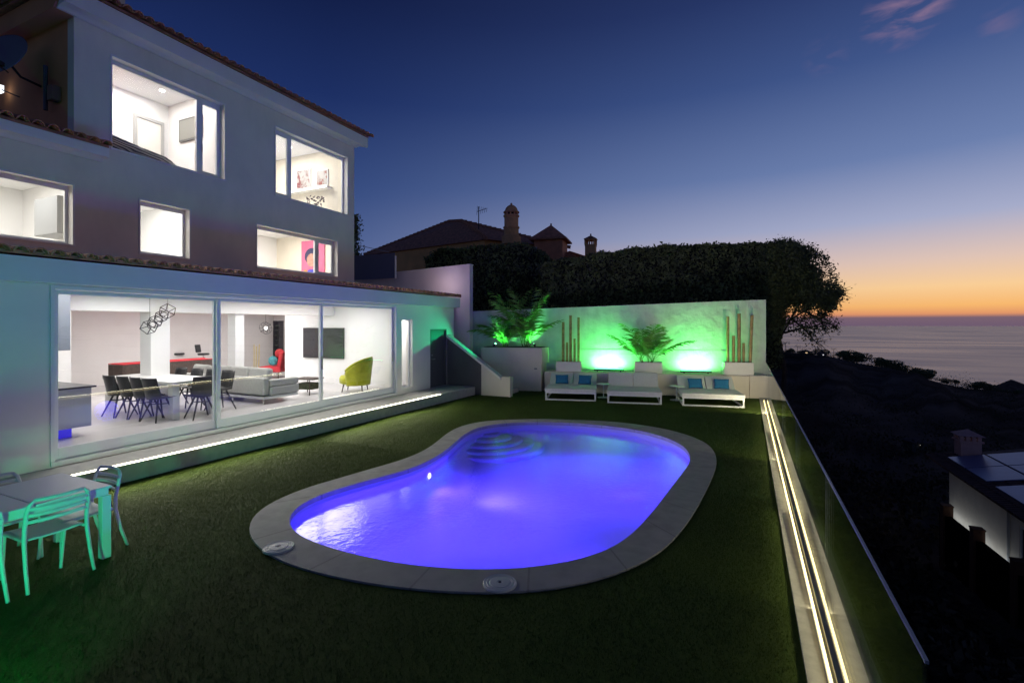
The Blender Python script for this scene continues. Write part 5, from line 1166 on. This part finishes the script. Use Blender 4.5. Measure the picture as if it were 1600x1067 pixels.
for i, (x, lb) in enumerate(((1479, 'brown gate pillar at the far corner of the white house'), (1527, 'brown gate pillar in the middle of the white house wall'), (1593, 'brown gate pillar near the window of the white house'))):
    t_ = (x - CX) / F_PX; A_x, A_y = -sn + t_ * cs, cs + t_ * sn; den = A_x * du.y - A_y * du.x; dd_ = (P1.x * du.y - P1.y * du.x) / den; p = Vector((A_x * dd_, A_y * dd_, -6.55))
    single('gate_pillar', MB().box(p.x - .2, p.x + .2, p.y - .2, p.y + .2, -10.9, p.z).box(p.x - .22, p.x + .22, p.y - .22, p.y + .22, p.z + .001, p.z + .06), M('pillar_brown', (.12, .055, .03), .85), lb, 'pillar', 'brown pillars below the white house')

# ================================================================== HILLS AND SEA
ridge = [(-1500, 500), (900, 500), (1150, 540), (1200, 546), (1240, 549), (1300, 554), (1330, 563), (1400, 577), (1450, 590), (1500, 602), (1560, 613), (1600, 621), (1800, 660), (2400, 760), (4000, 900)]
rxs, rys = [a for a, _ in ridge], [b for _, b in ridge]
Rs = [3, 6, 9, 12, 15, 18, 20, 23, 27, 32, 40, 50, 65, 85, 110, 145, 190, 250, 310, 330, 380, 460, 600, 900, 1400, 2600]
NA = 220
hv = MB()
azs = np.linspace(-100, 88, NA)
def terr(a, r):
    aa = max(-85, min(85, a)); x = CX + F_PX * math.tan(R(aa)); fw = max(.12, math.cos(R(a)))
    zc = H - (np.interp(x, rxs, rys) - HY) / F_PX * 320 * fw
    right = np.interp(r, [3, 9, 15, 33, 60, 110, 190, 320], [-7.2, -7.6, -8.2, -9.6, -12, -15, -19, 0]) 
    if r > 190: right = -19 + (zc + 19) * ((r - 190) / 130 if r < 320 else 1)
    left = np.interp(r, [3, 15, 17.5, 19, 60, 320], [-3, -3, -3, .3, .5, 1])
    k = min(1, max(0, (x - 1120) / 75)); k = k * k * (3 - 2 * k) if a > -80 else 0
    z = left * (1 - k) + right * k
    if r > 320: z = z - (r - 320) * .28 if r < 1200 else -235
    n_ = .018 * r * fbm(a * .31 + r * .013, r * .05 + a * .1) * (1 if r > 24 else .3)
    return max(z + (n_ if r < 300 or r > 340 else .25 * n_), -236)
hv.grid(lambda u, v: (lambda a, r: (-sn * r * math.cos(R(a)) + cs * r * math.sin(R(a)), cs * r * math.cos(R(a)) + sn * r * math.sin(R(a)), terr(a, r)))(azs[min(NA - 1, int(round(u * (NA - 1))))], Rs[min(len(Rs) - 1, int(round(v * (len(Rs) - 1))))]), NA - 1, len(Rs) - 1)
struct('hills', hv, hill_mat, smooth=True)
def on_hill(x, r):
    a = math.degrees(math.atan((x - CX) / F_PX)); return Vector((-sn * r * math.cos(R(a)) + cs * r * math.sin(R(a)), cs * r * math.cos(R(a)) + sn * r * math.sin(R(a)), terr(a, r)))
# ridge and slope trees (three kinds, copied)
kinds = []
for kk, (w_, h_, n_, nm, cat) in enumerate(((3.4, 4.6, 2600, 'pine_tree', 'tree'), (4.4, 4.2, 3000, 'round_tree', 'tree'), (1.6, 4.6, 420, 'palm_tree', 'palm'))):
    t = thing(nm, 'dark tree', cat, (0, 0, 0)); pts = []
    if kk < 2:
        for b in range(9):
            c_ = (random.uniform(-.55, .55) * w_, random.uniform(-.55, .55) * w_, h_ * random.uniform(.35, .92)); r_ = random.uniform(.28, .5) * w_
            for q in range(n_ // 9): v_ = rng.normal(size=3); v_ /= np.linalg.norm(v_); pts.append((c_[0] + v_[0] * r_, c_[1] + v_[1] * r_, c_[2] + v_[2] * r_ * .55))
        leaves('crown', pts, .22, leaf_dark, t); build('trunk', MB().tube([(0, 0, -1), (.1, 0, h_ * .4), (0, .1, h_ * .7)], [.2, .15, .08], 6), trunk_mat, t, world=False)
    else:
        mb = MB()
        for q in range(13):
            f = frond((0, 0, h_), q * 2.4, 1.9, random.uniform(.1, 1.1), 2.0, n=7, ll=.3, wd=.12); mb.add(f.v, f.f)
        mb.keepn = True; build('crown', mb, leaf_dark, t, world=False); build('trunk', MB().tube([(0, 0, -1), (.1, 0, h_)], [.16, .12], 6), trunk_mat, t, world=False)
    kinds.append(t)
rt_ = [(1222, 2, 1.0), (1228, 2, 1.2), (1236, 0, .8), (1246, 2, .9), (1254, 1, .6), (1265, 1, .8), (1274, 2, 1.0), (1284, 1, 1.0), (1303, 2, .8), (1318, 0, 1.1), (1330, 1, 1.5), (1340, 1, 1.3), (1374, 0, 1.4), (1384, 1, 1.4), (1400, 0, 1.2), (1412, 1, 1.0), (1432, 0, 1.2), (1442, 1, 1.3), (1449, 0, 1.0), (1480, 1, .6), (1493, 0, .6), (1522, 1, .9), (1536, 0, 1.0), (1545, 1, .8), (1568, 1, .6), (1590, 0, .7)]
used = set()
desc = {0: 'pine', 1: 'round tree', 2: 'palm'}
for i, (x, k, s) in enumerate(rt_):
    t = kinds[k]; p = on_hill(x, 318) - Vector((0, 0, (1.5, 1.3, .6)[k] * s))
    lb = ('small dark %s on the far ridge, number %d from the wall end' % (desc[k], i + 1))
    where = ['closest to the wall end', 'just right of the wall end', 'below the hanging twigs', 'under the tree tip', 'in the low cluster', 'left of the tall palm', 'right of the low cluster', 'by the small ridge light', 'standing apart on the flat part', 'at the start of the slope', 'widest of the left clump', 'beside the widest crown', 'opening the middle clump', 'highest of the middle clump', 'in the centre of the middle clump', 'closing the middle clump', 'opening the lower clump', 'fullest of the lower clump', 'at the clump end before the sea gap', 'low on the bare slope', 'small one past the bare slope', 'in the pair before the frame edge', 'spreading above the white house chimney', 'just right of the chimney line', 'small one above the solar roof', 'nearest the frame edge'][i]
    lb = 'dark %s on the ridge %s' % (desc[k], where)
    if k in used: o = dup(t, p, random.random() * 6, lb)
    else: o = t; o.location = p; o.rotation_euler.z = random.random() * 6; o['label'] = lb; used.add(k)
    o['group'] = 'trees along the far ridge'; o.scale = (s, s, s)
# undergrowth on the dark slope: one uncountable mass
pts = []
for k in range(2600):
    a = random.uniform(27.5, 60); r_ = 16 * (300 / 16) ** random.random(); a0 = R(a); c_ = Vector((-sn * r_ * math.cos(a0) + cs * r_ * math.sin(a0), cs * r_ * math.cos(a0) + sn * r_ * math.sin(a0), terr(a, r_)))
    if c_.x < 1.5 or (8.5 < c_.x < 20 and 20 < c_.y < 34): continue
    q = .35 + r_ * .006
    for j in range(22): pts.append((c_.x + random.gauss(0, q), c_.y + random.gauss(0, q), c_.z + abs(random.gauss(0, q * .7))))
for k in range(900):
    a = random.uniform(27.5, 56); r_ = random.uniform(285, 326); a0 = R(a); c_ = Vector((-sn * r_ * math.cos(a0) + cs * r_ * math.sin(a0), cs * r_ * math.cos(a0) + sn * r_ * math.sin(a0), terr(a, r_)))
    q = random.uniform(.5, 1.5)
    for j in range(26): pts.append((c_.x + random.gauss(0, q), c_.y + random.gauss(0, q), c_.z + abs(random.gauss(0, q * .6))))
u = leaves('undergrowth', pts, .16, M('scrub', (.11, .095, .06), .9, noise=.6, nscale=.4, spec=0), None, jitter=.7); setp(u, 'dark tangled scrub covering the hillside below the fence', None, kind='stuff')
# far lights: small houses with a lit window on the slope
def small_house(x, r, col, s, lb):
    p = on_hill(x, r); t = thing('distant_house', lb, 'house', p, TH, 'tiny lit houses on the dark slope'); w = max(.9, .0055 * r)
    build('wall', MB().box(-w, w, -w * .7, w * .7, -1.5, w * .9), M('far_wall', (.08, .075, .07), .9), t, world=False); build('roof', pyr(MB(), Vector((0, 0, 0)), w * 1.15, w * .9, w * 1.35, 0), MATS['dark_tiles'], t, world=False)
    build('lit_window', MB().box(-w * s, w * s, -w * .7 - .06, -w * .7 - .01, w * .3, w * .55), MATS.get('lit%d' % int(col[2] * 10)) or emitmat('lit%d' % int(col[2] * 10), col, 1.0), t, world=False)
small_house(1258, 300, (1, .7, .4), .35, 'tiny house with warm lights high on the ridge near the wall'); small_house(1284, 296, (.9, .9, 1.0), .2, 'tiny house with one cold white light on the ridge')
small_house(1337, 120, (.9, .8, .7), .08, 'tiny house with a faint light halfway down the dark slope'); small_house(1597, 62, (1, .42, .08), .35, 'tiny house with orange light beyond the solar panels at the frame edge'); small_house(1597, 235, (.9, .8, .72), .3, 'tiny pale lit house on the lower ridge at the frame edge')
small_house(1430, 75, (.9, .8, .7), .05, 'tiny house with a pinpoint light in the middle of the slope'); 
# sea
sm = bpy.data.materials.new('sea'); sm.use_nodes = True; t = sm.node_tree; b = t.nodes['Principled BSDF']; b.inputs['Base Color'].default_value = (.17, .15, .20, 1); b.inputs['Roughness'].default_value = .38; b.inputs['IOR'].default_value = 1.33
tcn = t.nodes.new('ShaderNodeTexCoord'); mp = t.nodes.new('ShaderNodeMapping'); mp.inputs['Rotation'].default_value = (0, 0, -R(20)); mp.inputs['Scale'].default_value = (.00045, .0016, 1); t.links.new(tcn.outputs['Object'], mp.inputs[0])
n = t.nodes.new('ShaderNodeTexNoise'); n.inputs['Scale'].default_value = 1; n.inputs['Detail'].default_value = 5; t.links.new(mp.outputs[0], n.inputs[0])
mr = t.nodes.new('ShaderNodeMapRange'); mr.inputs[1].default_value = .35; mr.inputs[2].default_value = .68; mr.inputs[3].default_value = .25; mr.inputs[4].default_value = .36; t.links.new(n.outputs[0], mr.inputs[0]); t.links.new(mr.outputs[0], b.inputs['Roughness'])
n2 = t.nodes.new('ShaderNodeTexNoise'); n2.inputs['Scale'].default_value = .02; n2.inputs['Detail'].default_value = 6; t.links.new(tcn.outputs['Object'], n2.inputs[0]); bp_ = t.nodes.new('ShaderNodeBump'); bp_.inputs['Distance'].default_value = 6; bp_.inputs['Strength'].default_value = .3; t.links.new(n2.outputs[0], bp_.inputs['Height']); t.links.new(bp_.outputs[0], b.inputs['Normal'])
struct('sea', MB().add([(-90000, -3000, -230), (90000, -3000, -230), (90000, 90000, -230), (-90000, 90000, -230)], [(0, 1, 2, 3)]), sm)
print('objects', len(bpy.data.objects))
